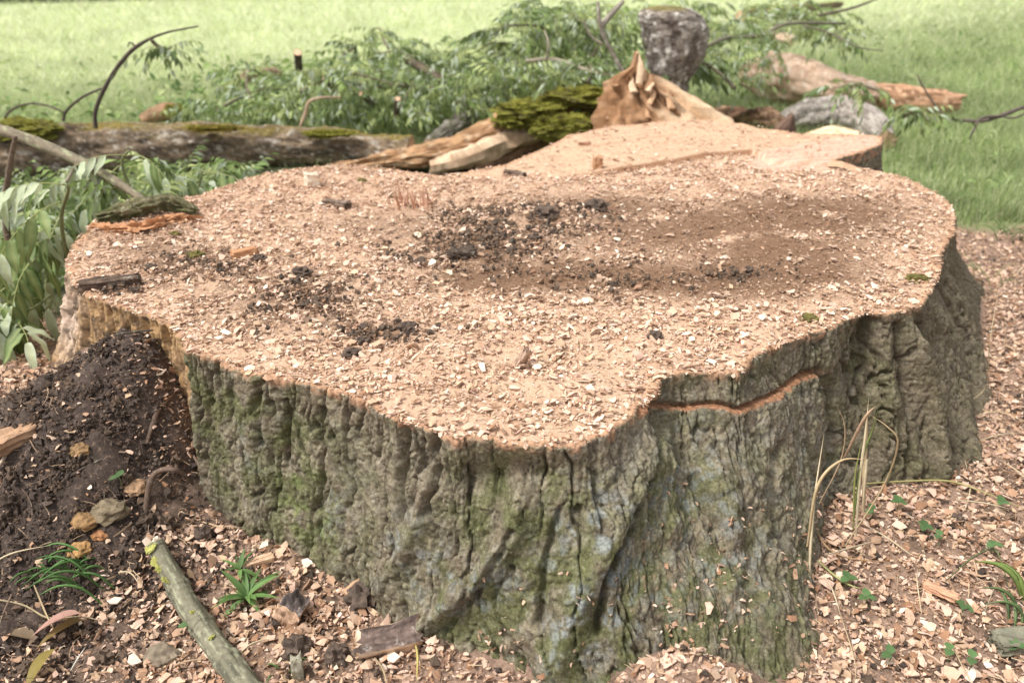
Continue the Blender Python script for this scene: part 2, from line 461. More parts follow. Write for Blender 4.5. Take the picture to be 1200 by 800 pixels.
# saw kerf under the rim plate
kpts = [(742,488),(762,474),(778,470),(800,474),(840,471),(868,479),(905,459),(935,441),(972,431)]
kx = np.array(kpts, float)
kl = np.interp(U, kx[:, 0], kx[:, 1]) + 1.2 * noise(SG * 70, 0, 8)
kon = vis & (U > 744) & (U < 972)
kfad = sst(744, 752, U) * sst(972, 955, U)
kw = 7 + 4 * noise(SG * 25, 0, 3)
D = np.where(kon, D - 0.009 * kfad * sst(kw, kw * .35, V_ - kl), D)
D = np.where(kon, D - 0.022 * kfad * np.exp(-((V_ - kl - 1) / 2.2) ** 2), D)
kc = np.where(kon, kfad * sst(-1, 1.5, V_ - kl) * sst(kw + 2, kw - 1, V_ - kl), 0)
# the decayed, barkless left side
dec = (s < kd[8] - 0.004)
dm = dec[None] & np.ones((NH, 1), bool)
fib = fbm(SG * 26, HT * 5, 2, 4)
D = np.where(dm, -0.012 + 0.026 * fib + 0.006 * fbm(SG * 60, HT * 20, 3, 4) + .006 * np.abs(noise(SG * 150, HT * 90, 5)), D)
D *= (1 - 0.45 * sst(0.93, 1.0, hh))[:, None]
SV = B3 + N3 * D[..., None]
# lip turned inwards at the rim
TS = csmooth(KT, s, 0.05); tg = np.roll(TS, -3, 0) - np.roll(TS, 3, 0)
inn = np.stack([-tg[:, 1], tg[:, 0]], -1); inn /= np.linalg.norm(inn, axis=1)[:, None]
if ((CEN - TOP) * inn).sum() < 0: inn = -inn
lip = []
rim = SV[-1]
for k, (di, dz) in enumerate([(.004, .0035), (.010, .004), (.018, .001), (.03, -.004), (.045, -.012)]):
    q = rim.copy(); q[:, :2] += inn * di; q[:, 2] += dz + .002 * noise(s * 80, k, 1)
    lip.append(q)
SV = np.concatenate([SV, np.stack(lip)], 0)
# colours
cb = np.zeros(SG.shape + (3,)); cb[:] = (0.165, 0.140, 0.092)
cb *= (0.8 + 0.4 * (cid % 19) / 19.0)[..., None] * (.75 + .5 * sst(-.4, .4, q1))[..., None]
cb = mixc(cb, (0.29, 0.26, 0.20), sst(.05, .35, fbm(SG * 60, HT * 50, 51, 3)) * .55)
cb = mixc(cb, (0.075, 0.058, 0.04), sst(.1, .4, fbm(SG * 80, HT * 60, 61, 3)) * .6)
cb = mixc(cb, (0.16, 0.125, 0.085), sst(0, .5, fbm(SG * 12, HT * 12, 4, 3)) * .6)
cb = mixc(cb, (0.07, 0.05, 0.035), np.clip(crk, 0, 1) * .5)
nz = fbm(SG * 14, HT * 14, 11, 4)
moss = 0.42 * sst(-.2, .4, nz) + 0
mo = (ell(650,700,90,90) + ell(600,590,70,40) + .9 * ell(780,620,60,90) + ell(880,740,70,70) + .8 * ell(1020,440,30,50) + .7 * ell(560,720,60,50) + .5 * ell(330,560,100,80)
      + .8 * ell(1060,540,60,30) + .5 * ell(700,770,120,50) + .7 * ell(260,470,60,60))
moss = np.clip(moss + mo * sst(-.5, .4, nz), 0, 1) * vis
cb = mixc(cb, (0.088, 0.098, 0.033), moss * .72)
gr = np.clip(ell(370,610,34,40) + ell(340,560,30,50) * .6 + .5 * ell(700,640,20,40) + .5 * ell(770,560,30,40), 0, 1) * sst(-.2, .3, fbm(SG * 25, HT * 20, 6, 3))
cb = mixc(cb, (0.15, 0.185, 0.060), gr * vis * .8)
li = (ell(690,620,45,70) + ell(660,730,40,60) + ell(550,690,55,40) + .9 * ell(480,640,30,40) + .8 * ell(800,560,60,70) + .7 * ell(860,660,50,60) + .5 * ell(940,520,50,70) + .6 * ell(740,720,60,60)
      + .5 * ell(400,600,20,60) + .6 * ell(720,660,30,70) + .35 * ell(300,520,30,50))
li = np.clip(li, 0, 1) * sst(-.15, .35, fbm(SG * 22, HT * 22, 21, 4)) * sst(.05, .3, e2)
cb = mixc(cb, (0.22, 0.24, 0.235), li * vis * .78)
tanm = np.clip(.7 * ell(730,540,45,60) + .6 * ell(460,540,60,60) + .5 * ell(930,480,50,50), 0, 1)
cb = mixc(cb, (0.26, 0.22, 0.165), tanm * .6 * vis)
dusty = ell(770,680,40,40) + ell(800,690,50,30) + .7 * ell(850,720,60,40) + .6 * ell(760,640,40,30)
cb = mixc(cb, (0.34, 0.23, 0.15), np.clip(dusty, 0, 1) * sst(.35, .6, fbm(SG * 70, HT * 70, 31, 3)) * vis * .7)
top_d = sst(0.018, 0.0, ZT - HG) * sst(-.3, .3, noise(SG * 30, HT * 30, 3))
cb = mixc(cb, (0.40, 0.22, 0.13), top_d * .8)
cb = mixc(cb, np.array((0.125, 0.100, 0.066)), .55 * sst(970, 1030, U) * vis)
cb = mixc(cb, (0.30, 0.150, 0.08), kc)
dcol = np.zeros_like(cb); dcol[:] = (0.40, 0.25, 0.12)
dcol = mixc(dcol, (0.24, 0.15, 0.085), sst(-.5, .6, fbm(SG * 60, HT * 14, 15, 4)))
dcol = mixc(dcol, (0.48, 0.32, 0.16), sst(-.2, .6, fbm(SG * 30, HT * 16, 14, 5)) * .6)
dcol = mixc(dcol, (0.52, 0.40, 0.31), ell(78, 370, 14, 60))
dcol = mixc(dcol, (0.07, 0.05, 0.035), sst(-.1, .6, fbm(SG * 50, HT * 40, 24, 5)) * .75)
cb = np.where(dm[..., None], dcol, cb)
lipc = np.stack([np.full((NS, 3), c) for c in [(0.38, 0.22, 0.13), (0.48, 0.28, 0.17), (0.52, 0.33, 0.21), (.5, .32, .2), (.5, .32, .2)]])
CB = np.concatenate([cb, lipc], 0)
NR = SV.shape[0]
allf = gridfaces(NR, NS, wrap=True)
jcol = allf[:, 0] % NS
isdec = dec[jcol]
def sub(V, F_, C):
    used, inv = np.unique(F_.ravel(), return_inverse=True)
    return V[used], inv.reshape(F_.shape), C[used]
stump = empty('tree_stump', (CEN[0], CEN[1], 0))
tag(stump, 'huge freshly cut tree stump with mossy bark, covered in wood chips', 'tree stump')
VV = SV.reshape(-1, 3) - np.array([CEN[0], CEN[1], 0]); CC = CB.reshape(-1, 3)
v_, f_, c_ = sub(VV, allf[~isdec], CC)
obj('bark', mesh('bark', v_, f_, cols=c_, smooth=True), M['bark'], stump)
v_, f_, c_ = sub(VV, allf[isdec], CC)
dw = obj('decayed_wood', mesh('decayed_wood', v_, f_, cols=c_, smooth=True), M['decay'], stump)
dw['label'] = 'bare yellowish rotten wood where the bark is gone'

# ------------------------------------------------------------------ stump cut face
st = 0.008
fx = np.arange(KT[:, 0].min(), KT[:, 0].max(), st); fy = np.arange(KT[:, 1].min(), KT[:, 1].max(), st)
FX, FY = np.meshgrid(fx, fy)
FZ = top_z(FX, FY)
FZ += 0.0035 * fbm(FX * 60, FY * 60, 3, 3)
FU, FV = proj(np.stack([FX, FY, np.full_like(FX, ZT)], -1))
pk = inpoly(FX, FY, PINK)
def fel(u, v, ru, rv):
    return np.exp(-((FU - u) / ru) ** 2 - ((FV - v) / rv) ** 2)
ylf = np.interp(FX, SW[:, 0], SW[:, 1])
farm = sst(0.0, 0.03, FY - ylf) * (FX > -0.3)
nf = fbm(FX * 8, FY * 8, 3, 4)
fc = np.zeros(FX.shape + (3,)); fc[:] = (0.53, 0.36, 0.245)
fc = mixc(fc, (0.40, 0.25, 0.16), sst(-.1, .5, nf) * .6)
bp_ = np.clip(fel(820,300,170,40) + fel(960,250,120,25) + fel(700,330,150,35) + fel(900,340,70,20) + .7 * fel(560,280,110,30), 0, 1)
brn = brown_field(FX, FY)
fc = mixc(fc, (0.185, 0.108, 0.063), brn)
fc = mixc(fc, (0.20, 0.115, 0.07), brn * sst(.0, .4, fbm(FX * 30, FY * 30, 8, 3)) * .7)
so = np.clip(fel(600,262,100,22) + fel(360,350,80,35) + fel(230,310,70,25) + fel(450,385,70,14) + .8 * fel(540,300,80,20) + fel(860,322,50,10), 0, 1)
fc = mixc(fc, (0.085, 0.055, 0.038), so * sst(-.15, .35, fbm(FX * 22, FY * 22, 5, 4)))
fc = mixc(fc, (0.52, 0.36, 0.24), farm * .9)
# saw lines across the far part
saw = fbm(FX * 3 + FY * 2, (FY - .35 * FX) * 60, 2, 3)
fc = mixc(fc, (0.42, 0.24, 0.14), farm * sst(0, .5, saw) * .6)
edge = np.exp(-((FY - ylf - .002) / .012) ** 2) * sst(.15, .4, FX) * (FX < 1.25)
fc = mixc(fc, (0.26, 0.13, 0.065), edge * .9)
saw2 = fbm(FX * 2, (FY - .25 * FX) * 90, 5, 3)
fc = np.where(pk[..., None], mixc(np.zeros_like(fc) + (0.60, 0.40, 0.30), (0.50, 0.28, 0.19), sst(-.2, .4, saw2)), fc)
FZ = FZ + np.where(pk, .004 + .0015 * saw2, 0)
ins = inpoly(FX, FY, [tuple(q) for q in (TOP + inn * 0.016)[::3]])
idx = np.arange(FX.size).reshape(FX.shape)
q = np.stack([idx[:-1, :-1], idx[:-1, 1:], idx[1:, 1:], idx[1:, :-1]], -1).reshape(-1, 4)
q = q[ins.ravel()[q].all(1)]
v_, f_, c_ = sub(np.stack([FX, FY, FZ], -1).reshape(-1, 3) - np.array([CEN[0], CEN[1], 0]), q, fc.reshape(-1, 3))
obj('cut_face', mesh('cut_face', v_, f_, cols=c_, smooth=True), M['face'], stump)

# ------------------------------------------------------------------ wood chips
def chip_protos(n, rs):
    out = []
    for i in range(n):
        asp = rs.uniform(.35, .9); b = rs.uniform(-.25, .35); tw = rs.uniform(-.3, .3)
        xs = np.array([-.5, .02, .5]); V = []
        for k, x in enumerate(xs):
            w0 = asp * .5 * (1 - rs.uniform(0, .6) * (k != 1))
            o = rs.uniform(-.12, .12)
            for sgn in (-1, 1):
                V.append((x + rs.uniform(-.12, .12), o + sgn * w0, b * (1 - (2 * x) ** 2) * .6 + tw * x * sgn * .5))
        V = np.array(V); Vb = V.copy(); Vb[:, 2] -= rs.uniform(.05, .12)
        Vb[:, :2] *= .93
        Vf = np.concatenate([V, Vb])
        Q = [(0, 2, 3, 1), (2, 4, 5, 3), (0, 6, 8, 2), (2, 8, 10, 4), (1, 3, 9, 7), (3, 5, 11, 9), (0, 1, 7, 6), (4, 10, 11, 5), (6, 7, 9, 8), (8, 9, 11, 10)]
        out.append((Vf, np.array(Q)))
    return out
def small_protos(n, rs):
    out = []
    for i in range(n):
        a = rs.uniform(.25, .8)
        V = np.array([(x * .5, y * a * .5, z * .10) for z in (1, -1) for x, y in ((-1, -1), (1, -1), (1, 1), (-1, 1))])
        V += rs.uniform(-.13, .13, V.shape) * (1, a, .7)
        Q = [(0, 1, 2, 3), (0, 4, 5, 1), (1, 5, 6, 2), (2, 6, 7, 3), (3, 7, 4, 0)]
        out.append((V, np.array(Q)))
    return out
PAL = np.array([(.66,.48,.355), (.56,.385,.27), (.46,.29,.19), (.38,.225,.14), (.74,.60,.48), (.30,.165,.095), (.60,.41,.31), (.52,.36,.235)])
def palette(n, w, rs, bright=1.0):
    w = np.array(w, float); w /= w.sum()
    c = PAL[rs.choice(len(PAL), n, p=w)] * rs.uniform(.82, 1.15, (n, 1)) * bright
    return np.clip(c, 0, .85)
def scatter(name, pts, size, protos, cols, mat, tilt, rs, zj=0.0, pre=None):
    n = len(pts); which = rs.randint(0, len(protos), n)
    yaw = rs.uniform(0, 2 * np.pi, n)
    Rm = rotm(yaw, rs.normal(0, tilt, n), rs.normal(0, tilt, n))
    VA, FA, CA, off = [], [], [], 0
    for k, (pv, pq) in enumerate(protos):
        m = np.where(which == k)[0]
        if not len(m): continue
        X = np.einsum('nij,vj->nvi', Rm[m], pv) * size[m][:, None, None] + pts[m][:, None]
        VA.append(X.reshape(-1, 3))
        FA.append((pq[None] + (np.arange(len(m)) * len(pv))[:, None, None] + off).reshape(-1, pq.shape[1]))
        CA.append(np.repeat(cols[m], len(pv), 0)); off += len(m) * len(pv)
    VA = np.concatenate(VA); FA = np.concatenate(FA); CA = np.concatenate(CA)
    me = mesh(name, VA, FA if FA.shape[1] == 4 else None, FA if FA.shape[1] == 3 else None, cols=CA)
    return obj(name, me, mat)
rs = np.random.RandomState(11)
CP = chip_protos(14, rs)
def flake_protos(n, rs):
    out = []
    for i in range(n):
        a = rs.uniform(.18, .75); b = rs.uniform(-.1, .3)
        V = []
        for x_ in (-.5, 0, .5):
            w_ = a * .5 * (1 - (x_ != 0) * rs.uniform(0, .75)); o_ = rs.uniform(-.1, .1)
            V += [(x_ + rs.uniform(-.1, .1), o_ - w_, b * (x_ == 0)), (x_ + rs.uniform(-.1, .1), o_ + w_, b * (x_ == 0) + rs.uniform(-.06, .06))]
        V = np.array(V); t = rs.uniform(.07, .14)
        lo = np.array([V[0], V[1], V[4], V[5]]) * (.9, .9, 1) - (0, 0, t)
        V = np.concatenate([V, lo])
        out.append((V, np.array([(0, 2, 3, 1), (2, 4, 5, 3), (0, 1, 7, 6), (4, 8, 9, 5), (0, 6, 8, 4), (1, 5, 9, 7)])))
    return out
MP = flake_protos(26, rs)
SP = []
for _k in range(14):
    _a = rs.uniform(.2, .6)
    SP.append((np.array([(-.5, rs.uniform(-.1, .1), 0), (.5, rs.uniform(-.1, .1), .05), (rs.uniform(-.2, .2), _a, .02), (rs.uniform(-.2, .2), _a * .3, rs.uniform(.12, .25))]), np.array([(0, 1, 3), (1, 2, 3), (2, 0, 3), (0, 2, 1)])))
# on the stump
def stump_pts(n, inset=.004):
    x = rs.uniform(KT[:, 0].min(), KT[:, 0].max(), n); y = rs.uniform(KT[:, 1].min(), KT[:, 1].max(), n)
    m = inpoly(x, y, [tuple(q) for q in (TOP + inn * inset)[::4]])
    return x[m], y[m]
def top_density(x, y):
    u, v = proj(np.stack([x, y, np.full_like(x, ZT)], -1))
    E = lambda a, b, c, d: np.exp(-((u - a) / c) ** 2 - ((v - b) / d) ** 2)
    d = 1.0 - .84 * brown_field(x, y) - .4 * E(420,255,80,26) - .6 * E(560,412,70,12) - .45 * E(760,395,60,12) - .5 * E(640,225,120,8)
    yl = np.interp(x, SW[:, 0], SW[:, 1])
    d = np.where((y > yl) & (x > -.2), .09, d)
    d = np.where(inpoly(x, y, PINK), .04, d)
    d *= .35 + .9 * sst(-.35, .3, fbm(x * 8, y * 8, 3, 3))
    return np.clip(d, .03, 1.2)
x, y = stump_pts(98000)
m = rs.rand(len(x)) < top_density(x, y); x, y = x[m], y[m]
sz = rs.lognormal(math.log(.0098), .45, len(x)); sz = np.clip(sz, .005, .028)
so_ = lambda x, y: np.clip(sum(np.exp(-((proj(np.stack([x, y, np.full_like(x, ZT)], -1))[0] - a) / c) ** 2 - ((proj(np.stack([x, y, np.full_like(x, ZT)], -1))[1] - b) / d) ** 2)
        for a, b, c, d in [(600,262,100,24),(360,350,80,35),(230,310,70,25),(450,385,70,14),(540,300,80,20),(820,300,150,35),(700,330,140,28)]), 0, 1)
dk = so_(x, y)
c = palette(len(x), [6, 6, 3, 1.2, 2, .6, 4, 4], rs, 1.06)
c2 = palette(len(x), [1, 3, 5, 5, .5, 5, 1, 3], rs, .75)
pick = rs.rand(len(x)) < np.maximum(dk * .45, brown_field(x, y) * .8)
c = np.where(pick[:, None], c2, c)
z = top_z(x, y) + rs.uniform(0.001, .008, len(x)) + .004 * (noise(x * 30, y * 30, 4) > .1)
o = scatter('wood_chips', np.stack([x, y, z], -1), sz, MP, c, M['chip'], .30, rs)
tag(o, 'layer of pale fresh wood chips strewn over the sawn top of the stump', 'wood chips', kind='stuff')
x, y = stump_pts(90000, .001)
_yl = np.interp(x, SW[:, 0], SW[:, 1])
m = rs.rand(len(x)) < np.clip(top_density(x, y) + .45, 0, .95) * np.where((y > _yl) & (x > -.2), .16, 1); x, y = x[m], y[m]
c = palette(len(x), [6, 6, 3, 1.5, 3, 1, 4, 4], rs)
pick = rs.rand(len(x)) < np.maximum(so_(x, y) * .5, brown_field(x, y) * .9)
c = np.where(pick[:, None], palette(len(x), [0, 0, 3, 6, 0, 5, 0, 2], rs, .62), c)
sz = rs.uniform(.004, .011, len(x))
o = scatter('sawdust', np.stack([x, y, top_z(x, y) + rs.uniform(.001, .006, len(x))], -1), sz, SP, c, M['chip'], .35, rs)
tag(o, 'fine sawdust and splinters between the chips on the stump top', 'sawdust', kind='stuff')
# on the ground
LVL = [(z_, [tuple(q) for q in (TOP + (BOT - TOP) * (1 - (z_ + .05) / .47) ** 1.5)[::6]]) for z_ in (0, .03, .06, .09, .12, .16, .20, .26)]
def in_stump(x, y):
    r = inpoly(x, y, LVL[0][1]); z = gz(x, y)
    for z_, poly in LVL:
        k = r & (z > z_)
        if k.any(): r[k] = inpoly(x[k], y[k], poly)
    return r
def ground_pts(n, x0=-1.9, x1=2.6, y0=.72, y1=3.9):
    x = rs.uniform(x0, x1, n); y = rs.uniform(y0, y1, n)
    m = ~in_stump(x, y)
    x, y = x[m], y[m]
    soil = np.clip(1.7 * np.exp(-(((x + 1.16) / .38) ** 2 + ((y - 1.46) / .42) ** 2) ** 1.5), 0, 1)
    d = 1 - .90 * soil
    d *= sst(.15, -.1, y - edge_y(x) + .2 * noise(x * 3, y * 3, 6))
    d *= .75 + .5 * sst(-.3, .2, noise(x * 6, y * 6, 13)) + .9 * np.exp(-((x + .35) / .4) ** 2 - ((y - 1.2) / .3) ** 2)
    d *= sst(3.6, 1.6, y) * .6 + .4
    m = rs.rand(len(x)) < d
    return x[m], y[m]
def gsurf(x, y):
    return gz(x, y) + 0.010 * fbm(x * 18, y * 18, 1.1, 4)
x, y = ground_pts(135000)
sz = np.clip(rs.lognormal(math.log(.0108), .46, len(x)), .005, .028)
c = palette(len(x), [5, 5, 5, 3, 1.6, 2.5, 7, 4], rs, 1.0)
o = scatter('ground_chips', np.stack([x, y, gsurf(x, y) + rs.uniform(.001, .012, len(x))], -1), sz, CP, c, M['chip'], .5, rs)
tag(o, 'thick litter of pinkish wood chips on the ground around the stump', 'wood chips', kind='stuff')
x, y = ground_pts(90000)
c = palette(len(x), [3, 4, 5, 4, 1, 3, 4, 3], rs, .95)
o = scatter('wood_debris', np.stack([x, y, gsurf(x, y) + rs.uniform(.001, .008, len(x))], -1), rs.uniform(.005, .012, len(x)), SP, c, M['chip'], .5, rs)
tag(o, 'small crumbs of wood and bark between the chips on the ground', 'debris', kind='stuff')
# thin shavings, fibres and bits of straw
FP = []
for _k in range(10):
    b_ = rs.uniform(-.12, .12, 3)
    V_f = []
    for t_ in (-.5, -.15, .2, .5):
        for q_ in ((0, -.03), (.03, 0), (0, .03)): V_f.append((t_, q_[0] * .6 + b_[0] * (1 - 4 * t_ * t_), abs(b_[1]) * (1 - 4 * t_ * t_) * .6 + q_[1]))
    FP.append((np.array(V_f), np.array([(3 * a_ + j_, 3 * a_ + (j_ + 1) % 3, 3 * a_ + 3 + (j_ + 1) % 3, 3 * a_ + 3 + j_) for a_ in range(3) for j_ in range(3)])))
x, y = ground_pts(16000)
c = np.array([(.46,.32,.20),(.30,.19,.12),(.60,.46,.30),(.20,.13,.09)])[rs.randint(0, 4, len(x))]
o = scatter('shavings', np.stack([x, y, gsurf(x, y) + rs.uniform(.004, .016, len(x))], -1), np.clip(rs.lognormal(math.log(.022), .5, len(x)), .008, .07), FP, c, M['chip'], .35, rs)
tag(o, 'thin shavings, fibres and straw bits mixed into the ground litter', 'shavings', kind='stuff')
n_ = 5000
x = rs.uniform(-1.9, -.3, n_); y = rs.uniform(.75, 2.2, n_)
m = (rs.rand(n_) < np.exp(-(((x + 1.08) / .45) ** 2 + ((y - 1.38) / .5) ** 2))) & ~in_stump(x, y); x, y = x[m], y[m]
c = np.array([(.13,.09,.065),(.20,.14,.10),(.08,.06,.045),(.36,.25,.16)])[rs.randint(0, 4, len(x))]
o = scatter('rootlets', np.stack([x, y, gsurf(x, y) + rs.uniform(.002, .02, len(x))], -1), np.clip(rs.lognormal(math.log(.025), .5, len(x)), .01, .09), FP, c, M['twig'], .6, rs)
tag(o, 'fine dark rootlets and fibres in the heaped soil', 'rootlets', kind='stuff')
x, y = stump_pts(6500)
c = palette(len(x), [4, 4, 5, 4, 2, 4, 3, 3], rs, .95)
o = scatter('splinters', np.stack([x, y, top_z(x, y) + rs.uniform(.003, .009, len(x))], -1), np.clip(rs.lognormal(math.log(.017), .4, len(x)), .008, .045), FP, c, M['chip'], .2, rs)
tag(o, 'long thin splinters lying among the chips on the stump', 'splinters', kind='stuff')
# the chips that show largest, one object each
CM = []
for k in range(14):
    pv, pq = CP[k]
    cc = np.tile(PAL[[0, 1, 4, 6, 0, 2, 4, 1, 6, 4, 7, 0, 3, 1][k]], (len(pv), 1))
    me = mesh('wood_chip', pv, pq, cols=cc); me.materials.append(M['chip']); CM.append(me)
LM_T = [((746,470),'near the saw cut at the right front rim'),((1080,300),'near the far right rim'),((640,470),'near the rounded front rim'),((420,420),'near the straight front left rim'),((200,350),'near the rotten left side'),((600,300),'around the central patch of dark soil'),((850,350),'on the brown stained patch')]
LM_G = [((1000,600),'by the clump of dry grass'),((1100,720),'in the lower right corner of the picture'),((1170,400),'along the right flank of the stump'),((250,700),'beside the lichen-covered branch'),((430,740),'around the dark-barked split piece'),((800,780),'on the little mound before the root flare'),((90,480),'scattered on the dark soil heap')]
def nearmark(x, y, z, marks):
    u, v = proj(np.array([x, y, z])); return min(marks, key=lambda m_: (m_[0][0] - u) ** 2 + 2 * (m_[0][1] - v) ** 2)[1]
def place_chip(x, y, z, size, label, group):
    o = bpy.data.objects.new('wood_chip', CM[rs.randint(14)]); COL.objects.link(o)
    o.location = (x, y, z); o.rotation_euler = (rs.normal(0, .3), rs.normal(0, .3), rs.uniform(0, 6.28))
    o.scale = (size,) * 3
    tag(o, label, 'wood chip', group)
x, y = stump_pts(900, .03)
m = (rs.rand(len(x)) < top_density(x, y)) & (y < 2.3); x, y = x[m][:140], y[m][:140]
for a, b, zz in zip(x, y, top_z(x, y)):
    place_chip(a, b, zz + .011, rs.uniform(.017, .027), 'larger pale chip on the stump top ' + nearmark(a, b, zz, LM_T), 'large chips on the stump top ' + nearmark(a, b, zz, LM_T))
x, y = ground_pts(1500, -1.1, 1.6, .8, 2.0)
x, y = x[:155], y[:155]
for a, b, zz in zip(x, y, gsurf(x, y)):
    place_chip(a, b, zz + .015, rs.uniform(.018, .030), 'larger loose wood chip on the ground ' + nearmark(a, b, zz, LM_G), 'large ground chips ' + nearmark(a, b, zz, LM_G))

# chips caught on the bark of the root flare
bm_ = (V_ > 560) & vis & (U > 560) & (U < 960)
ii = np.argwhere(bm_); wt = N3[ii[:, 0], ii[:, 1], 2].clip(.05) ** 1.5 * sst(.3, -.1, HG[ii[:, 0], ii[:, 1]]) * (.1 + sst(.1, .5, noise(SG[ii[:, 0], ii[:, 1]] * 9, HG[ii[:, 0], ii[:, 1]] * 9, 71)))
sel = ii[rs.choice(len(ii), 520, p=wt / wt.sum())]
pp = SV[sel[:, 0], sel[:, 1]] + N3[sel[:, 0], sel[:, 1]] * .002
o = scatter('caught_chips', pp, np.clip(rs.lognormal(math.log(.008), .5, len(pp)), .003, .024), MP, palette(len(pp), [4, 5, 5, 3, 2, 2, 5, 3], rs, .9), M['chip'], .5, rs)
tag(o, 'few small wood chips caught on the mossy bark of the root flare', 'wood chips', kind='stuff')

# ------------------------------------------------------------------ logs, branches, torn wood
def smooth_path(pts, n):
    pts = np.asarray(pts, float)
    P_ = np.concatenate([[2 * pts[0] - pts[1]], pts, [2 * pts[-1] - pts[-2]]])
    out = []
    m = len(pts) - 1
    for t in np.linspace(0, m, n):
        i = min(int(t), m - 1); f = t - i
        a, b, c, d = P_[i], P_[i + 1], P_[i + 2], P_[i + 3]
        out.append(.5 * ((2 * b) + (-a + c) * f + (2 * a - 5 * b + 4 * c - d) * f * f + (-a + 3 * b - 3 * c + d) * f ** 3))
    return np.array(out)
def frames(path):
    T = np.gradient(path, axis=0); T /= np.linalg.norm(T, axis=1)[:, None] + 1e-9
    up = np.array([0, 0, 1.0]) if abs(T[0, 2]) < .9 else np.array([0, 1.0, 0])
    N_, B_ = [], []
    n0 = np.cross(up, T[0]); n0 /= np.linalg.norm(n0)
    for t in T:
        n0 = n0 - t * n0.dot(t); n0 /= np.linalg.norm(n0); N_.append(n0.copy()); B_.append(np.cross(t, n0))
    return T, np.array(N_), np.array(B_)
def tube(pts, rad, n=40, m=24, disp=None, flat=1.0, cap=True, rough_end=0.0, seed=0):
    """returns V, quads, tris, (along, around) grids; disp(a, th) in metres; flat squashes in z"""
    path = smooth_path(pts, n)
    tt = np.linspace(0, 1, n); rad = np.interp(tt, np.linspace(0, 1, len(rad)), rad)
    T, N_, B_ = frames(path)
    th = np.linspace(0, 2 * np.pi, m, endpoint=False)
    L_ = np.concatenate([[0], np.cumsum(np.linalg.norm(np.diff(path, axis=0), axis=1))])
    AA, TH = np.meshgrid(L_, th, indexing='ij')
    r = np.repeat(rad[:, None], m, 1)
    if disp is not None: r = r + disp(AA, TH, r)
    V = path[:, None] + r[..., None] * (np.cos(TH)[..., None] * N_[:, None] + flat * np.sin(TH)[..., None] * B_[:, None])
    if rough_end:
        j = rough_end * noise(np.cos(th) * 2.5, np.sin(th) * 2.5, seed); V[-1] += T[-1] * j[:, None]; V[-2] += T[-1] * j[:, None] * .5
        j = rough_end * noise(np.cos(th) * 2.5, np.sin(th) * 2.5, seed + 4); V[0] -= T[0] * j[:, None]
    Q = gridfaces(n, m, wrap=True)
    V = V.reshape(-1, 3); tri = []
    if cap:
        V = np.concatenate([V, path[:1], path[-1:]])
        a, b = len(V) - 2, len(V) - 1
        for j in range(m):
            tri.append((a, (j + 1) % m, j)); tri.append((b, (n - 1) * m + j, (n - 1) * m + (j + 1) % m))
    return V, Q, np.array(tri).reshape(-1, 3), AA, TH, path
def circ_noise(A_, TH, fa, ft, sd, o=4):
    return fbm(A_ * fa, np.cos(TH) * ft + sd, np.sin(TH) * ft + 1.7 * sd, o) if False else sum(
        0.5 ** i * noise(A_ * fa * 2.03 ** i + sd, np.cos(TH) * ft * 2.03 ** i, np.sin(TH) * ft * 2.03 ** i + sd) for i in range(o))
def log_cols(AA, TH, base, alt, mossc=None, mossamt=0.0, sd=0, pale=None):
    c = np.zeros(AA.shape + (3,)); c[:] = base
    c = mixc(c, alt, sst(-.2, .5, circ_noise(AA, TH, 7, 2.5, sd)))
    if pale is not None: c = mixc(c, pale, sst(.25, .5, circ_noise(AA, TH, 16, 4, sd + 3)))
    if mossc is not None:
        upf = np.sin(TH)
        c = mixc(c, mossc, sst(.9 - mossamt, 1.3 - mossamt, upf * .75 + .45 * circ_noise(AA, TH, 6, 2.5, sd + 9)))
    return c
def anchor(o, V):
    """vertices relative to an origin at the base of the thing"""
    lo = V.min(0); hi = V.max(0); org = np.array([(lo[0] + hi[0]) / 2, (lo[1] + hi[1]) / 2, lo[2]])
    return org
def make_log(label, pts, rad, base, alt, n=120, m=64, name='log', cat='log', mossc=None, mossamt=0, pale=None, end=(.62,.42,.27), amp=.012, sd=1, mat='log', flat=1.0, endr=0.0, group=None, st=(18, 5)):
    dsp = lambda A_, T_, r: amp * circ_noise(A_, T_, 5, 1.6, sd, 3) * 1.2 + amp * .5 * circ_noise(A_, T_, st[0], st[1], sd + 5, 4)
    V, Q, Tr, AA, TH, path = tube(pts, rad, n, m, dsp, flat, True, endr, sd)
    c = log_cols(AA, TH, base, alt, mossc, mossamt, sd, pale).reshape(-1, 3)
    body = V[:-2]; org = anchor(None, V)
    e = empty(name, org); tag(e, label, cat, group)
    obj('bark' if mat == 'log' else 'wood', mesh('bark', body - org, Q, cols=c, smooth=m > 10), M[mat], e)
    for k in (0, 1):
        idx = np.arange(m) + (n - 1) * m * k
        cen = V[-2 + k]
        nrm_ = (path[-1] - path[-2]) if k else (path[0] - path[1]); nrm_ = nrm_ / np.linalg.norm(nrm_)
        ringV = [cen[None]]
        for f in (.35, .7, 1.0): ringV.append(cen + (V[idx] - cen) * f + nrm_ * (.002 + .35 * endr * (1 - f) * noise(f * 9, k * 3, sd)))
        ev = np.concatenate(ringV)
        fq = [(1 + j + a * m, 1 + (j + 1) % m + a * m, 1 + (j + 1) % m + (a + 1) * m, 1 + j + (a + 1) * m) for a in (0, 1) for j in range(m)]
        ft = [(0, 1 + (j + 1) % m, 1 + j) for j in range(m)]
        cc = np.tile(end, (len(ev), 1)); cc[1 + m * 2:] *= .6
        obj('cut_end', mesh('cut_end', ev - org, fq, ft, cols=cc), M['wood'], e)
    return e
MOSS = (0.17, 0.165, 0.028)
z_ = .14
L1 = np.array([P(-190,186,.15), P(-60,180,.15), P(60,177,.145), P(180,173,.14), P(300,172,.12), P(400,173,.105), P(482,181,.09)])
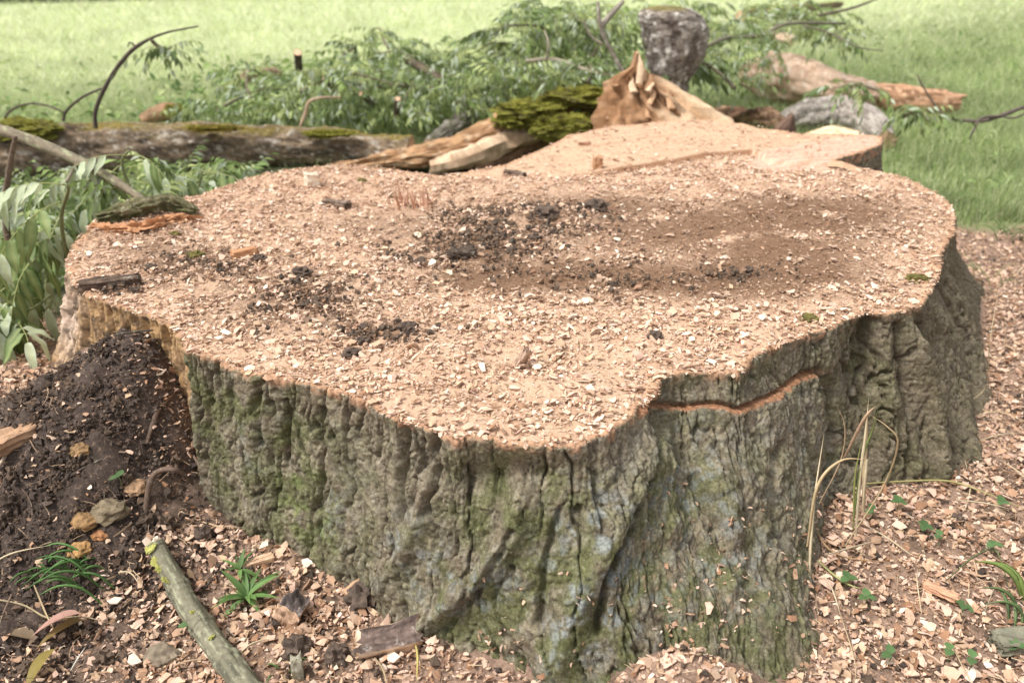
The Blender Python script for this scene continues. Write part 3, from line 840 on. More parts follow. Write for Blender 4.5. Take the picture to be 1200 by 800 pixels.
log1 = make_log('long mossy fallen log lying across the left behind the leaves', L1, [.17,.165,.16,.145,.13,.105,.095], (.22,.16,.105), (.09,.064,.044), n=240, m=96, mossc=(.17,.13,.03), mossamt=.42, pale=(.38,.33,.27), sd=3, amp=.018, st=(38, 8))
def blob(name, cen, r, mat, col, sd, sub=4, amp=.35, freq=3.0, parent=None, col2=None, squash=None):
    import bmesh
    bm = bmesh.new(); bmesh.ops.create_icosphere(bm, subdivisions=sub, radius=1)
    V = np.array([v.co[:] for v in bm.verts]); Ft = np.array([[v.index for v in f.verts] for f in bm.faces]); bm.free()
    d = 1 + amp * sum(.5 ** i * noise(V[:, 0] * freq * 2 ** i + sd, V[:, 1] * freq * 2 ** i, V[:, 2] * freq * 2 ** i + sd) for i in range(4))
    c = np.zeros_like(V); c[:] = col
    if col2 is not None: c = mixc(c, col2, sst(-.1, .4, noise(V[:, 0] * 3 + sd, V[:, 1] * 3, V[:, 2] * 3)))
    V = V * d[:, None] * np.asarray(r)
    return obj(name, mesh(name, V, None, Ft, cols=c, smooth=False), M[mat], parent, cen)
def moss_pad(parent, org, c, r, sd, col=MOSS, col2=(.07, .06, .015)):
    o = blob('moss', np.asarray(c) - np.asarray(org), r, 'moss', col, sd, 5, .5, 2.2, parent, col2)
    rr = np.random.RandomState(sd); n = 2600
    d = rr.randn(n, 3); d /= np.linalg.norm(d, axis=1)[:, None]; d[:, 2] = np.abs(d[:, 2])
    base = d * np.asarray(r) * (1 + .5 * sum(.5 ** i * noise(d[:, 0] * 2.2 * 2 ** i + sd, d[:, 1] * 2.2 * 2 ** i, d[:, 2] * 2.2 * 2 ** i + sd) for i in range(4)))[:, None]
    t = rr.randn(n, 3) * .002; tip = base + d * rr.uniform(.003, .011, (n, 1)) + rr.randn(n, 3) * .004
    V = np.stack([base - t, base + t, tip], 1).reshape(-1, 3)
    cc = np.repeat(mixc(np.tile(col, (n, 1)), (.40, .38, .06), rr.rand(n)), 3, 0)
    f = obj('moss_tuft', mesh('moss_tuft', V, None, np.arange(3 * n).reshape(-1, 3), cols=cc), M['moss'], o)
    f['kind'] = 'stuff'
    return o
def add_moss(e, px, y, r, sd, **k):
    moss_pad(e, e.location, A(px[0], px[1], y), r, sd, **k)
add_moss(log1, (28,152), P(28,150,.30)[1], (.20,.12,.055), 5)
add_moss(log1, (250,151), P(250,151,.27)[1], (.16,.05,.014), 6, col=(.22,.15,.03))
add_moss(log1, (385,157), P(385,157,.22)[1], (.13,.05,.018), 7)
L2 = np.array([P(505,175,.07), P(535,150,.08), P(575,118,.10), P(620,100,.12), P(680,85,.14)])
make_log('thin grey log running away behind the split wood, half hidden by leaves', L2, [.06,.08,.085,.08,.07], (.24,.21,.17), (.09,.08,.06), pale=(.5,.47,.42), sd=8, mossc=(.12,.12,.03), mossamt=.2)
# split trunk
L3 = np.array([P(395,196,.06), P(460,188,.08), P(530,176,.12), P(600,152,.2), P(665,132,.27), P(730,120,.3)])
e3 = make_log('torn brown trunk piece with bright moss on its bark, behind the stump', L3, [.025,.06,.10,.16,.20,.17], (.42,.25,.13), (.26,.14,.07), n=180, m=80, amp=.03, sd=12, mat='wood', mossc=(.19,.12,.05), mossamt=.05, pale=(.55,.40,.26), endr=.05, st=(5, 9), flat=.75)
for k, (u, v, dz, r) in enumerate([(625,128,.36,(.19,.12,.05)),(680,114,.42,(.22,.12,.055)),(655,148,.28,(.18,.08,.07)),(605,142,.29,(.13,.09,.04)),(700,107,.42,(.13,.1,.05)),(690,150,.24,(.13,.08,.09))]):
    add_moss(e3, (u, v), P(u, v, dz)[1], r, 20 + k)
L4 = np.array([P(505,196,.05), P(545,186,.10), P(590,168,.16), P(640,150,.22)])
make_log('pale split billet with a dark heart, leaning on the torn trunk', L4, [.055,.065,.07,.06], (.60,.44,.30), (.45,.30,.19), n=110, m=9, amp=.022, sd=15, mat='wood', pale=(.40,.27,.17), endr=.05, st=(9, 3), name='split_billet', cat='firewood')
L4 = np.array([P(560,200,.03), P(600,182,.08), P(650,160,.14)])
make_log('dark narrow strip of wood below the pale split billet', L4, [.03,.04,.04], (.30,.18,.10), (.10,.06,.04), n=60, m=8, amp=.01, sd=16, mat='wood', endr=.03, name='split_billet', cat='firewood')
L4 = np.array([P(425,200,.03), P(470,190,.05), P(520,187,.06)])
make_log('small split stick with mossy side at the far edge of the stump', L4, [.02,.03,.025], (.34,.22,.12), (.12,.09,.05), n=50, m=7, amp=.008, sd=17, mat='wood', mossc=(.1,.1,.03), mossamt=.3, name='split_stick', cat='stick')
def loft(label, levels, y, name, cat, base, alt, mat, depth=.6, amp=.02, sd=1, n=90, m=72, pale=None, st=(6, 8), mossc=None, mossamt=0, lean=0.0, part='wood', topc=None):
    """upright piece of wood given by its left and right edge at several heights"""
    lv = np.array(levels, float); N_ = len(lv)
    t = np.linspace(0, N_ - 1, n)
    v, l, r = [np.interp(t, np.arange(N_), lv[:, i]) for i in range(3)]
    yy = y + lean * np.linspace(0, 1, n)
    Lp, Rp = A(l, v, yy), A(r, v, yy)
    c = (Lp + Rp) / 2; w = np.linalg.norm(Rp - Lp, axis=1) / 2
    th = np.linspace(0, 2 * np.pi, m, endpoint=False)
    AA, TH = np.meshgrid(np.linspace(0, c[-1, 2] - c[0, 2], n), th, indexing='ij')
    dd = amp * (circ_noise(AA, TH, st[0], st[1] * .35, sd, 3) + .6 * circ_noise(AA, TH, st[0] * 2, st[1], sd + 4, 4))
    dd = dd * np.clip(w / .12, .15, 1)[:, None]
    rr = w[:, None] + dd
    dep = (w * depth)[:, None] + dd + .02
    X = np.stack([c[:, None, 0] + rr * np.cos(TH), c[:, None, 1] + dep * np.sin(TH), np.repeat(c[:, 2:3], m, 1)], -1)
    V = np.concatenate([X.reshape(-1, 3), c[-1:] + [[0, 0, .01]]])
    Tr = np.array([((n - 1) * m + j, (n - 1) * m + (j + 1) % m, len(V) - 1) for j in range(m)])
    cc = log_cols(AA, TH, base, alt, mossc, mossamt, sd, pale)
    if topc is not None: cc = topc(cc, X)
    cc = np.concatenate([cc.reshape(-1, 3), [base]])
    org = np.array([c[0, 0], y, V[:, 2].min()])
    e = empty(name, org); tag(e, label, cat)
    obj(part, mesh(part, V - org, gridfaces(n, m, wrap=True), Tr, cols=cc, smooth=True), M[mat], e)
    return e
e = loft('jagged torn chunk of orange-brown wood with an upright splinter', [(168,694,878),(152,700,866),(140,704,848),(128,708,828),(118,712,808),(108,716,790),(98,722,773),(90,728,762),(84,735,756),(78,742,752),(70,744,750),(62,745,748)],
         4.75, 'torn_wood', 'wood chunk', (.50,.30,.17), (.27,.14,.07), 'wood', depth=.55, amp=.10, sd=31, pale=(.66,.47,.31), st=(3.2, 11),
         topc=lambda c, X: mixc(mixc(c, (.24,.125,.06), sst(.90,.78, X[..., 0]) * sst(.75, .55, X[..., 2]) * (.5 + .5 * sst(-.3, .2, noise(X[..., 0] * 14, X[..., 2] * 12, 3)))), (.72,.52,.34), sst(.80, .92, X[..., 0]) * .85))
rr = np.random.RandomState(3)
for k in range(34):
    u = rr.uniform(712, 800); vb = 150 - 60 * rr.rand() * (1 if u < 775 else .4); tl = rr.uniform(14, 34)
    edge = np.interp(u, [712, 735, 748, 765, 800], [118, 84, 66, 92, 106]); vt = max(edge + rr.uniform(-6, 22), vb - tl - 10)
    yy = 4.75 - .06 - .13 * math.sin(math.pi * np.clip((u - 705) / 140, 0, 1)) * rr.uniform(.3, 1)
    p0, p1 = A(u + rr.normal(0, 3), vb, yy), A(u + rr.normal(0, 3) + (748 - u) * .12, vt, yy + .08)
    V, Q, Tr, *_ = tube([p0, (p0 + p1) / 2 + rr.randn(3) * .01, p1], [.020, .016, .002], 10, 6, lambda a, t, r: r * .6 * circ_noise(a, t, 12, 1.5, k, 2), .45)
    col = np.array([(.50,.31,.18), (.30,.17,.09), (.62,.44,.29), (.24,.13,.07)][rr.randint(4)])
    obj('splinter', mesh('splinter', V - np.array(e.location), Q, Tr, cols=np.tile(col, (len(V), 1))), M['wood'], e)
e = loft('upright piece of grey-barked trunk with mossy top edge among the leaves', [(150,775,812),(110,770,806),(95,764,806),(80,760,817),(62,757,826),(45,753,830),(30,750,829),(18,748,822),(11,753,810),(8,765,795)],
         5.25, 'log', 'log', (.25,.215,.18), (.12,.095,.08), 'log', depth=.8, amp=.012, sd=33, pale=(.58,.54,.49), st=(26, 16), part='bark',
         topc=lambda c, X: mixc(c, (.16,.13,.03), sst(.03, .0, X[-1:, :, 2] - X[..., 2]) * (X[..., 0] < 1.05)))
L5 = np.array([P(872,88,.24), P(900,88,.26), P(940,96,.24), P(985,107,.2), P(1024,112,.17)])
make_log('pale stripped trunk with a swollen end lying in the grass on the right', L5, [.10,.19,.19,.14,.10], (.52,.37,.27), (.34,.22,.15), n=120, m=72, amp=.02, sd=41, mat='wood', pale=(.62,.50,.40), endr=.03, st=(4, 7))
L5 = np.array([P(1000,112,.15), P(1040,115,.15), P(1085,119,.14), P(1122,121,.13)])
make_log('splintered reddish length of trunk beyond the grey slab on the right', L5, [.10,.11,.095,.08], (.42,.24,.14), (.20,.11,.06), n=80, m=40, amp=.018, sd=43, mat='wood', pale=(.56,.36,.23), endr=.06, st=(3, 9))
L6 = np.array([P(915,146,.10), P(945,136,.14), P(985,134,.15), P(1015,146,.12), P(1036,168,.06)])
def _pale(c, X): return c
e6 = make_log('grey-barked curved slab with a pale cut side, right behind the stump', L6, [.07,.12,.125,.12,.08], (.34,.30,.26), (.19,.16,.135), n=110, m=72, amp=.015, sd=45, pale=(.42,.38,.33), endr=.02, name='bark_slab', cat='log slab')
pv = np.array([P(925,158,.16), P(960,150,.2), P(990,152,.2)]) - np.array([0, .22, .0])
V, Q, Tr, AA, TH, path = tube(pv, [.06,.075,.05], 50, 24, lambda a, t, r: .012 * circ_noise(a, t, 9, 2, 4), .7, True, .02)
cc = mixc(np.tile((.74,.58,.38), (len(V) - 2, 1)), (.50,.34,.20), sst(-.1, .4, circ_noise(AA, TH, 10, 3, 2)).ravel()); cc = np.concatenate([cc, cc[:2]])
obj('cut_wood', mesh('cut_wood', V - np.array(e6.location), Q, Tr, cols=cc, smooth=True), M['wood'], e6)
L7 = np.array([P(825,150,.06), P(860,142,.10), P(895,142,.10), P(932,150,.08)])
make_log('dark brown rotten wood between the torn chunk and the grey slab', L7, [.06,.09,.09,.07], (.24,.14,.085), (.09,.055,.035), n=90, m=48, amp=.04, sd=47, mat='wood', pale=(.48,.32,.2), endr=.04, name='rotten_wood', cat='wood chunk')
e = loft('dark triangular broken slab standing beside the grey slab', [(172,898,935),(158,902,934),(148,908,932),(140,918,931),(134,926,930)], 4.2, 'broken_slab', 'wood chunk', (.16,.10,.07), (.10,.06,.045), 'wood', depth=.3, amp=.01, sd=49)
L8 = np.array([P(880,50,.1), P(905,42,.12), P(930,48,.12)])
make_log('pale broken branch stub in the leaves at the upper right', L8, [.03,.09,.05], (.62,.48,.35), (.40,.28,.18), n=50, m=24, amp=.03, sd=51, mat='wood', endr=.03, name='branch_stub', cat='branch')
L8 = np.array([P(868,20,.14), P(900,14,.15), P(930,12,.16), P(985,6,.16)])
make_log('small mossy log far off at the upper right edge of the leaf pile', L8, [.10,.10,.09,.06], (.17,.12,.085), (.09,.06,.04), n=60, m=24, amp=.02, sd=53, mossc=MOSS, mossamt=.5)
L8 = np.array([P(275,98,.08), P(300,88,.12), P(325,86,.10)])
make_log('brown broken stub poking from the grass on the left', L8, [.05,.07,.05], (.34,.22,.14), (.20,.14,.09), n=40, m=20, amp=.02, sd=55, mat='wood', endr=.03, name='branch_stub', cat='branch')
L8 = np.array([P(168,142,.1), P(195,133,.15), P(220,140,.1)])
e = make_log('short mossy stub just behind the long fallen log', L8, [.05,.07,.05], (.30,.18,.10), (.15,.10,.06), n=40, m=20, amp=.02, sd=56, mat='wood', endr=.03, name='branch_stub', cat='branch')
add_moss(e, (210,132), P(205,132,.17)[1], (.09,.06,.05), 57)
# thin branches and twigs
def twig(label, pts, rad, col, name='branch', cat='branch', alt=None, n=60, m=8, sides=(), sd=1, amp=.12, group=None, lichen=None):
    pts = np.asarray(pts, float)
    L_ = [(pts, rad)]
    V, Q, Tr, AA, TH, path = tube(pts, rad, n, m, lambda a, t, r: r * amp * (circ_noise(a, t, 14, 1.5, sd, 2) + .8 * (np.sin(a * 55 + sd) > .93)), 1.0, True, 0)
    org = V[:-2].min(0) * 0 + path[0]
    c = log_cols(AA, TH, col, alt if alt is not None else np.array(col) * .6, None, 0, sd, lichen)
    c = np.concatenate([c.reshape(-1, 3), [col], [col]])
    e = empty(name, org); tag(e, label, cat, group)
    obj('stem', mesh('stem', V - org, Q, Tr, cols=c, smooth=True), M['twig'], e)
    for sp_, sr in sides:
        V, Q, Tr, AA, TH, path = tube(np.asarray(sp_, float), sr, 24, 6, lambda a, t, r: r * amp * circ_noise(a, t, 14, 1.5, sd, 2))
        c = log_cols(AA, TH, col, np.array(col) * .6, None, 0, sd); c = np.concatenate([c.reshape(-1, 3), [col], [col]])
        obj('side_shoot', mesh('side_shoot', V - org, Q, Tr, cols=c, smooth=True), M['twig'], e)
    return e
a3 = lambda l: [A(u, v, y) for u, v, y in l]
twig('thin dark bare branch arching up out of the grass with leaves hanging from it', a3([(112,150,4.6),(112,130,4.6),(122,105,4.6),(140,76,4.6),(160,55,4.6),(190,40,4.6),(232,31,4.6)]), [.013,.012,.012,.012,.010,.006,.004], (.10,.075,.06),
     sides=[(a3([(74,142,4.7),(78,130,4.7),(95,115,4.6),(118,104,4.6)]), [.009,.009,.008,.006]), (a3([(160,55,4.6),(152,50,4.6),(150,55,4.6)]), [.006,.004,.003])])
twig('low curved dark twig arching over the grass at the far left', a3([(4,142,4.7),(12,130,4.7),(32,122,4.7),(55,124,4.7),(75,132,4.7)]), [.007,.007,.006,.006,.005], (.12,.09,.07), name='twig', cat='twig')
twig('long lichen-grey branch crossing in front of the fallen log on the left', a3([(-60,138,2.9),(0,152,2.85),(60,174,2.8),(110,198,2.75),(150,222,2.7),(180,243,2.65)]), [.020,.020,.019,.017,.014,.010], (.24,.20,.14), alt=(.15,.125,.085), lichen=(.36,.36,.22), m=14, n=120,
     sides=[(a3([(78,213,2.55),(85,200,2.7),(92,190,2.78)]), [.005,.006,.007])])
twig('upright brown twig standing at the left edge before the log', a3([(14,335,2.65),(12,300,2.65),(6,250,2.65),(10,205,2.65),(18,160,2.65)]), [.010,.011,.011,.010,.007], (.15,.105,.075), n=80)
twig('thick reddish twig leaning behind the hanging leaves on the left', a3([(38,352,2.5),(22,320,2.5),(14,290,2.5),(8,275,2.5)]), [.010,.009,.008,.006], (.13,.09,.065), name='twig', cat='twig')
twig('dark branch lying in the grass at the right edge of the picture', a3([(1235,120,4.7),(1200,126,4.7),(1172,136,4.7),(1148,142,4.7),(1115,140,4.75)]), [.012,.012,.013,.011,.007], (.13,.10,.085),
     sides=[(a3([(1172,136,4.7),(1150,139,4.65),(1140,155,4.6),(1136,163,4.6)]), [.009,.009,.007,.004]), (a3([(1210,128,4.7),(1190,138,4.65),(1172,137,4.7)]), [.006,.006,.005])])
twig('bare branch with dark forked tip rising beside the torn chunk', a3([(732,88,4.9),(722,70,4.9),(712,52,4.9),(705,35,4.9),(702,22,4.9),(701,2,4.9)]), [.012,.012,.011,.012,.013,.008], (.30,.26,.21), lichen=(.5,.47,.4),
     sides=[(a3([(704,32,4.9),(715,18,5),(730,2,5.1)]), [.018,.018,.014]), (a3([(706,52,4.9),(692,42,4.9),(684,24,4.9)]), [.008,.007,.005])])
twig('pale bent branch lying on the leaf pile left of the torn chunk', a3([(616,72,5.3),(650,70,5.3),(680,80,5.2),(706,88,5.1),(728,90,5.1)]), [.012,.013,.013,.011,.008], (.33,.28,.21), sides=[(a3([(640,70,5.3),(643,52,5.3),(638,36,5.4)]), [.008,.007,.005])])
twig('brown branch slanting down through the middle of the leaf pile', a3([(475,70,6.2),(500,82,6.1),(520,95,6.0)]), [.03,.035,.035], (.17,.13,.09), n=30)
twig('dark curved branch lying low in the leaf pile', a3([(395,92,5.9),(420,99,5.8),(450,102,5.8),(480,100,5.8),(515,104,5.7)]), [.010,.012,.012,.012,.010], (.13,.10,.075))
twig('thin grey twig curving over the leaves towards the billet', a3([(445,82,6),(460,95,6),(490,98,5.9),(520,104,5.9)]), [.008,.010,.010,.008], (.22,.18,.13), name='twig', cat='twig')
twig('long thin grey branch reaching from the leaves to the upper right corner', a3([(815,62,5.6),(850,45,5.8),(890,42,5.9),(925,28,6.0),(990,28,6.2)]), [.012,.014,.013,.012,.008], (.20,.18,.13), sides=[(a3([(940,30,6),(975,40,6),(1005,55,5.9),(1035,60,5.9)]), [.007,.007,.006,.004])])
twig('dark bare twig crossing the grass at the top right', a3([(960,18,6.6),(990,12,6.6),(1010,6,6.7),(1035,-4,6.8)]), [.010,.010,.009,.006], (.14,.11,.09), name='twig', cat='twig')
twig('grey leafy-tipped twig crossing the splintered trunk on the right', a3([(1105,135,5.2),(1090,115,5.2),(1078,95,5.2),(1075,88,5.2)]), [.006,.006,.005,.004], (.22,.17,.13), name='twig', cat='twig')
for k, (u0, v0, u1, v1, yy, r, lab) in enumerate([(349,62,350,80,6.1,.03,'short dark upright stub of a sawn branch in the leaf pile'), (378,92,398,108,5.6,.035,'branch with a round pale sawn end facing out of the leaf pile'),
                                  (423,110,440,125,5.4,.018,'small sawn branch end low in the leaf pile'), (466,116,464,135,5.2,.018,'yellowish split stub standing in the leaves')]):
    make_log(lab, np.array([A(u0, v0, yy), A((u0 + u1) / 2, (v0 + v1) / 2, yy + .05), A(u1, v1, yy + .1)]), [r] * 3, (.13,.10,.07), (.08,.06,.045), n=20, m=16, amp=.004, sd=60 + k, name='cut_branch', cat='branch', end=(.72,.46,.30))
twig('pale torn stick with a forked end leaning at the near edge of the leaf pile', a3([(352,148,4.9),(358,133,4.9),(362,120,4.9),(375,115,4.9),(400,114,5.0)]), [.008,.012,.010,.008,.006], (.50,.36,.24), name='stick', cat='stick')

# ------------------------------------------------------------------ leaves
def leaflet_geo(L_, w, fold=.25, curl=.3, n=6):
    V, C_ = [], []
    for i in range(n + 1):
        t = i / n
        ww = w * math.sin(math.pi * min(1, t ** .8)) ** .8 * (1 - .15 * t) if 0 < t < 1 else w * .02
        z = -curl * L_ * t * t
        for s_ in (-1, 0, 1):
            V.append((s_ * ww * .5, t * L_, z + (fold * ww * .5 if s_ else 0)))
    return np.array(V), gridfaces(n + 1, 3)
def leaf_geo(rr, L_=.28, pairs=5, ll=.085, lw=.028, droop=.5):
    """compound ash leaf as one mesh: midrib and leaflets; also returns the leaflet placements"""
    n = 12
    t = np.linspace(0, 1, n)
    path = np.stack([.04 * L_ * np.sin(t * 4 + rr.uniform(0, 6)), L_ * (t - .12 * droop * t * t), -L_ * droop * t ** 2 * .9], -1)
    V, Q, Tr, *_ = tube(path, [.0022, .0016, .001], n, 5, None, 1.0, True)
    pl = []
    for k in range(pairs):
        f = .25 + .68 * k / pairs
        i = f * (n - 1); p = path[int(i)] + (path[min(int(i) + 1, n - 1)] - path[int(i)]) * (i % 1)
        d = path[min(int(i) + 1, n - 1)] - path[int(i)]; pit = math.atan2(d[2], d[1])
        for sd in (-1, 1):
            pl.append((p, -sd * rr.uniform(.9, 1.2), pit - rr.uniform(.0, .5), rr.uniform(-.4, .4), rr.uniform(.8, 1.1) * (1 - .25 * abs(f - .6))))
    d = path[-1] - path[-2]
    pl.append((path[-1], 0, math.atan2(d[2], d[1]) - .1, 0, 1.05))
    return V, Q, Tr, pl
def eul(yaw, pit, roll):
    return np.array(Matrix.Rotation(yaw, 3, 'Z') @ Matrix.Rotation(pit, 3, 'X') @ Matrix.Rotation(roll, 3, 'Y'))
GREEN = [np.array(c) for c in [(.20,.27,.085), (.26,.32,.12), (.15,.21,.07), (.33,.38,.15)]]
SILVER = np.array((.44, .50, .36))
STEMC = np.array((.36, .38, .16))
def leaf_mesh(rr, L_, pairs, ll, lw, droop, silver=.25, green=None, nseg=4):
    V, Q, Tr, pl = leaf_geo(rr, L_, pairs, ll, lw, droop)
    VA, QA, CA = [V], [Q], [np.tile(STEMC, (len(V), 1))]; off = len(V)
    g0 = GREEN[rr.randint(4)] if green is None else green
    for p, yaw, pit, roll, sc in pl:
        lv, lq = leaflet_geo(ll * sc, lw * sc * rr.uniform(.85, 1.15), rr.uniform(.1, .5), rr.uniform(.1, .6), nseg)
        lv = lv @ eul(yaw, pit, roll).T + p
        c_ = SILVER * rr.uniform(.8, 1.1) if rr.rand() < silver else g0 * rr.uniform(.75, 1.3)
        VA.append(lv); QA.append(lq + off); CA.append(np.tile(c_, (len(lv), 1))); off += len(lv)
    return mesh('leaf', np.concatenate(VA), np.concatenate(QA), Tr, cols=np.concatenate(CA), smooth=True)
rr = np.random.RandomState(5)
LM = [leaf_mesh(rr, rr.uniform(.22, .36), rr.randint(4, 7), rr.uniform(.07, .10), rr.uniform(.022, .032), rr.uniform(.1, 1.2), silver=.25) for _ in range(14)]
for me in LM: me.materials.append(M['leaf'])
# foreground cluster: each leaf and leaflet on its own
def big_leaf(e, org, base, yaw, pit, L_, pairs, ll, lw, droop, silver, seed):
    rr = np.random.RandomState(seed)
    V, Q, Tr, pl = leaf_geo(rr, L_, pairs, ll, lw, droop)
    Rm = eul(yaw, pit, 0)
    lo = obj('leaf', mesh('leaf', V @ Rm.T, Q, Tr, cols=np.tile(STEMC * 1.2, (len(V), 1)), smooth=True), M['leaf'], e, np.asarray(base) - org)
    g0 = GREEN[rr.randint(4)] * np.array((.48, .60, .50))
    for p, yw, pt, ro, sc in pl:
        lv, lq = leaflet_geo(ll * sc, lw * sc * rr.uniform(.85, 1.2), rr.uniform(.15, .5), rr.uniform(.2, .8), 9)
        lv[:, 2] += .004 * np.sin(lv[:, 1] / ll * 14) * (np.abs(lv[:, 0]) > 1e-4)
        wv = Rm @ eul(yw, pt, ro)
        c_ = SILVER * 1.15 * rr.uniform(.85, 1.15) if rr.rand() < silver + .12 else g0 * rr.uniform(.8, 1.3)
        cc = np.tile(c_, (len(lv), 1)); cc[1::3] = cc[1::3] * .6 + STEMC * .6
        obj('leaflet', mesh('leaflet', lv @ wv.T, lq, cols=cc, smooth=True), M['leaf'], lo, Rm @ p)
def leafy(label, stem_pts, rad, leaves, col=(.20,.22,.10), sd=1):
    e = twig(label, stem_pts, rad, col, name='leafy_branch', cat='leafy branch', sd=sd)
    org = np.array(e.location)
    for k, L in enumerate(leaves): big_leaf(e, org, *L, seed=sd * 100 + k)
    return e
PI = math.pi
def at3(u, v, y): return A(u, v, y)
leafy('leafy ash branch hanging at the far left with long drooping green leaflets', a3([(90,345,2.5),(78,300,2.45),(72,255,2.4),(80,222,2.35),(74,215,2.35)]), [.008,.007,.006,.005,.004], [
    (at3(78,218,2.45), 1.7, .35, .30, 6, .115, .036, .75, .75), (at3(80,220,2.9), -1.9, .2, .30, 6, .115, .036, .8, .5), (at3(74,235,2.42), 2.6, .1, .32, 6, .12, .038, .9, .15),
    (at3(66,255,2.6), -2.9, .0, .30, 6, .12, .036, .8, .15), (at3(80,275,2.45), 1.9, .1, .26, 5, .115, .036, .9, .1), (at3(50,300,2.4), 2.9, -.1, .28, 5, .115, .036, .8, .0), (at3(70,230,2.7), .9, .3, .30, 6, .11, .034, .8, .5),
    (at3(78,250,2.5), 2.2, -.3, .34, 6, .12, .038, .9, .05), (at3(66,275,2.9), -1.5, -.2, .30, 6, .115, .036, .9, .1), (at3(60,320,2.48), 2.9, .0, .26, 5, .11, .036, .7, .2), (at3(40,270,2.7), 2.0, .1, .3, 6, .11, .036, .7, .1)], sd=3)
leafy('leafy ash branch rising behind the lichen branch with silvery leaf undersides', a3([(165,250,2.75),(150,215,2.8),(143,190,2.8),(150,178,2.8),(154,180,2.8)]), [.006,.006,.005,.004,.003], [
    (at3(150,182,2.78), 2.0, .3, .28, 6, .105, .034, .8, .85), (at3(152,182,3.1), -2.0, .1, .30, 6, .11, .034, .9, .4), (at3(145,192,2.82), 2.8, -.2, .28, 5, .11, .036, .9, .3), (at3(150,195,3.1), -1.6, .2, .32, 6, .11, .034, .7, .6),
    (at3(155,215,2.75), 1.7, .0, .28, 5, .11, .034, .8, .2), (at3(160,215,3.15), -1.4, .1, .28, 6, .11, .034, .8, .7), (at3(140,215,2.9), 2.3, .0, .3, 6, .11, .034, .8, .1), (at3(120,225,2.9), 2.9, .1, .3, 6, .11, .034, .7, .3)], sd=4)
leafy('smaller ash branch with pale leaves between the log and the stump', a3([(232,238,3.2),(232,222,3.2),(236,205,3.2),(240,196,3.2)]), [.005,.005,.004,.003], [
    (at3(240,200,3.2), 1.9, .1, .32, 6, .11, .036, .7, .6), (at3(240,200,3.2), -1.8, .1, .32, 6, .11, .036, .7, .5), (at3(236,210,3.2), 1.4, -.3, .24, 4, .13, .04, .8, .3), (at3(234,215,3.2), 2.8, -.4, .26, 4, .13, .045, .9, .1), (at3(236,205,3.25), -1.0, .1, .24, 4, .12, .04, .7, .2)], sd=5)
leafy('low green leafy sprig on the ground at the left picture edge', a3([(30,380,2.3),(20,365,2.3),(5,350,2.3)]), [.005,.004,.003], [
    (at3(10,335,2.3), 2.4, -.4, .22, 4, .10, .032, .7, .2), (at3(25,370,2.3), -2.6, .2, .24, 4, .10, .03, .2, .2), (at3(15,350,2.3), 3.0, -.1, .20, 3, .13, .05, .4, 0), (at3(0,345,2.3), .8, .3, .2, 3, .12, .05, .4, 0)], sd=6)
leafy('leafy sprig on the soil with grey-green leaves touching the left foot of the stump', a3([(60,345,2.35),(40,360,2.3),(10,372,2.25)]), [.004,.004,.003], [
    (at3(50,350,2.35), 1.9, .1, .24, 4, .12, .035, .3, .7), (at3(30,362,2.28), 2.5, .1, .22, 4, .11, .035, .2, .8)], sd=7)
# felled leafy branches of the pile behind
def bg_branch(label, u, v, y, yaw, L_, nl, rr, rise=.25, group='felled leafy ash branches behind the stump', scale=1.0):
    b = A(u, v, y); d = np.array([math.cos(yaw), math.sin(yaw), 0])
    pts = [b + d * L_ * t + np.array([rr.normal(0, .02), rr.normal(0, .02), rise * L_ * (math.sin(t * 2.4) * .8)]) for t in np.linspace(0, 1, 5)]
    e = twig(label, pts, [.012, .010, .008, .006, .003], (.16,.13,.09), name='leafy_branch', cat='leafy branch', sd=rr.randint(99), n=24, m=6, group=group)
    org = np.array(e.location); pth = smooth_path(pts, 20)
    for k in range(nl):
        p = pth[int(19 * (.25 + .75 * (k + .5) / nl))]
        o = bpy.data.objects.new('leaf', LM[rr.randint(len(LM))]); COL.objects.link(o); o.parent = e
        o.location = p - org; sc = rr.uniform(.6, 1.05) * scale; o.scale = (sc,) * 3
        o.rotation_euler = (rr.uniform(-.3, .8), rr.uniform(-.6, .6), rr.uniform(0, 6.28))
    return e
rr = np.random.RandomState(77)
spots = [(350,95,5.6,'nearest the dark stub at the left end of the leaf pile'),(395,70,6.3,'above the round sawn branch end'),(430,60,6.8,'with its tip standing highest left of centre'),(455,45,7.0,'curling up against the pale field'),(480,85,6.2,'lying over the slanting brown branch'),
         (520,60,6.8,'in the far middle of the leaf pile'),(560,80,6.2,'above the thin grey log'),(590,60,6.6,'right of centre in front of the bright field'),(620,50,6.4,'beside the pale bent branch'),(640,25,6.6,'rising tall at the top edge of the picture'),
         (665,40,6.2,'standing tall left of the forked bare branch'),(690,60,5.8,'just left of the bare forked branch'),(708,45,6.4,'between the forked branch and the grey upright trunk'),(733,62,6.2,'against the left side of the grey upright trunk'),
         (410,108,5.6,'low in front of the dark curved branch'),(470,118,5.5,'low behind the end of the long log'),(540,110,5.4,'draped over the thin grey log'),(640,85,5.3,'just above the bright moss'),(690,85,5.0,'drooping onto the bright moss'),
         (850,78,5.7,'drooping in front of the grey branch right of the upright trunk'),(860,90,5.3,'hanging left of the swollen pale trunk'),(850,30,6.6,'behind the mossy far log'),(910,20,7.0,'at the top right by the mossy far log'),(250,118,5.6,'sprawling just behind the long fallen log'),(290,106,5.6,'left of the brown broken stub'),
         (1040,100,5.1,'laid across the splintered reddish trunk'),(1060,125,4.9,'resting at the foot of the splintered trunk'),(770,15,7.2,'behind the grey upright trunk'),(955,40,6.8,'in the grass above the swollen pale trunk'),(185,75,4.6,'hanging from the arching dark branch')]
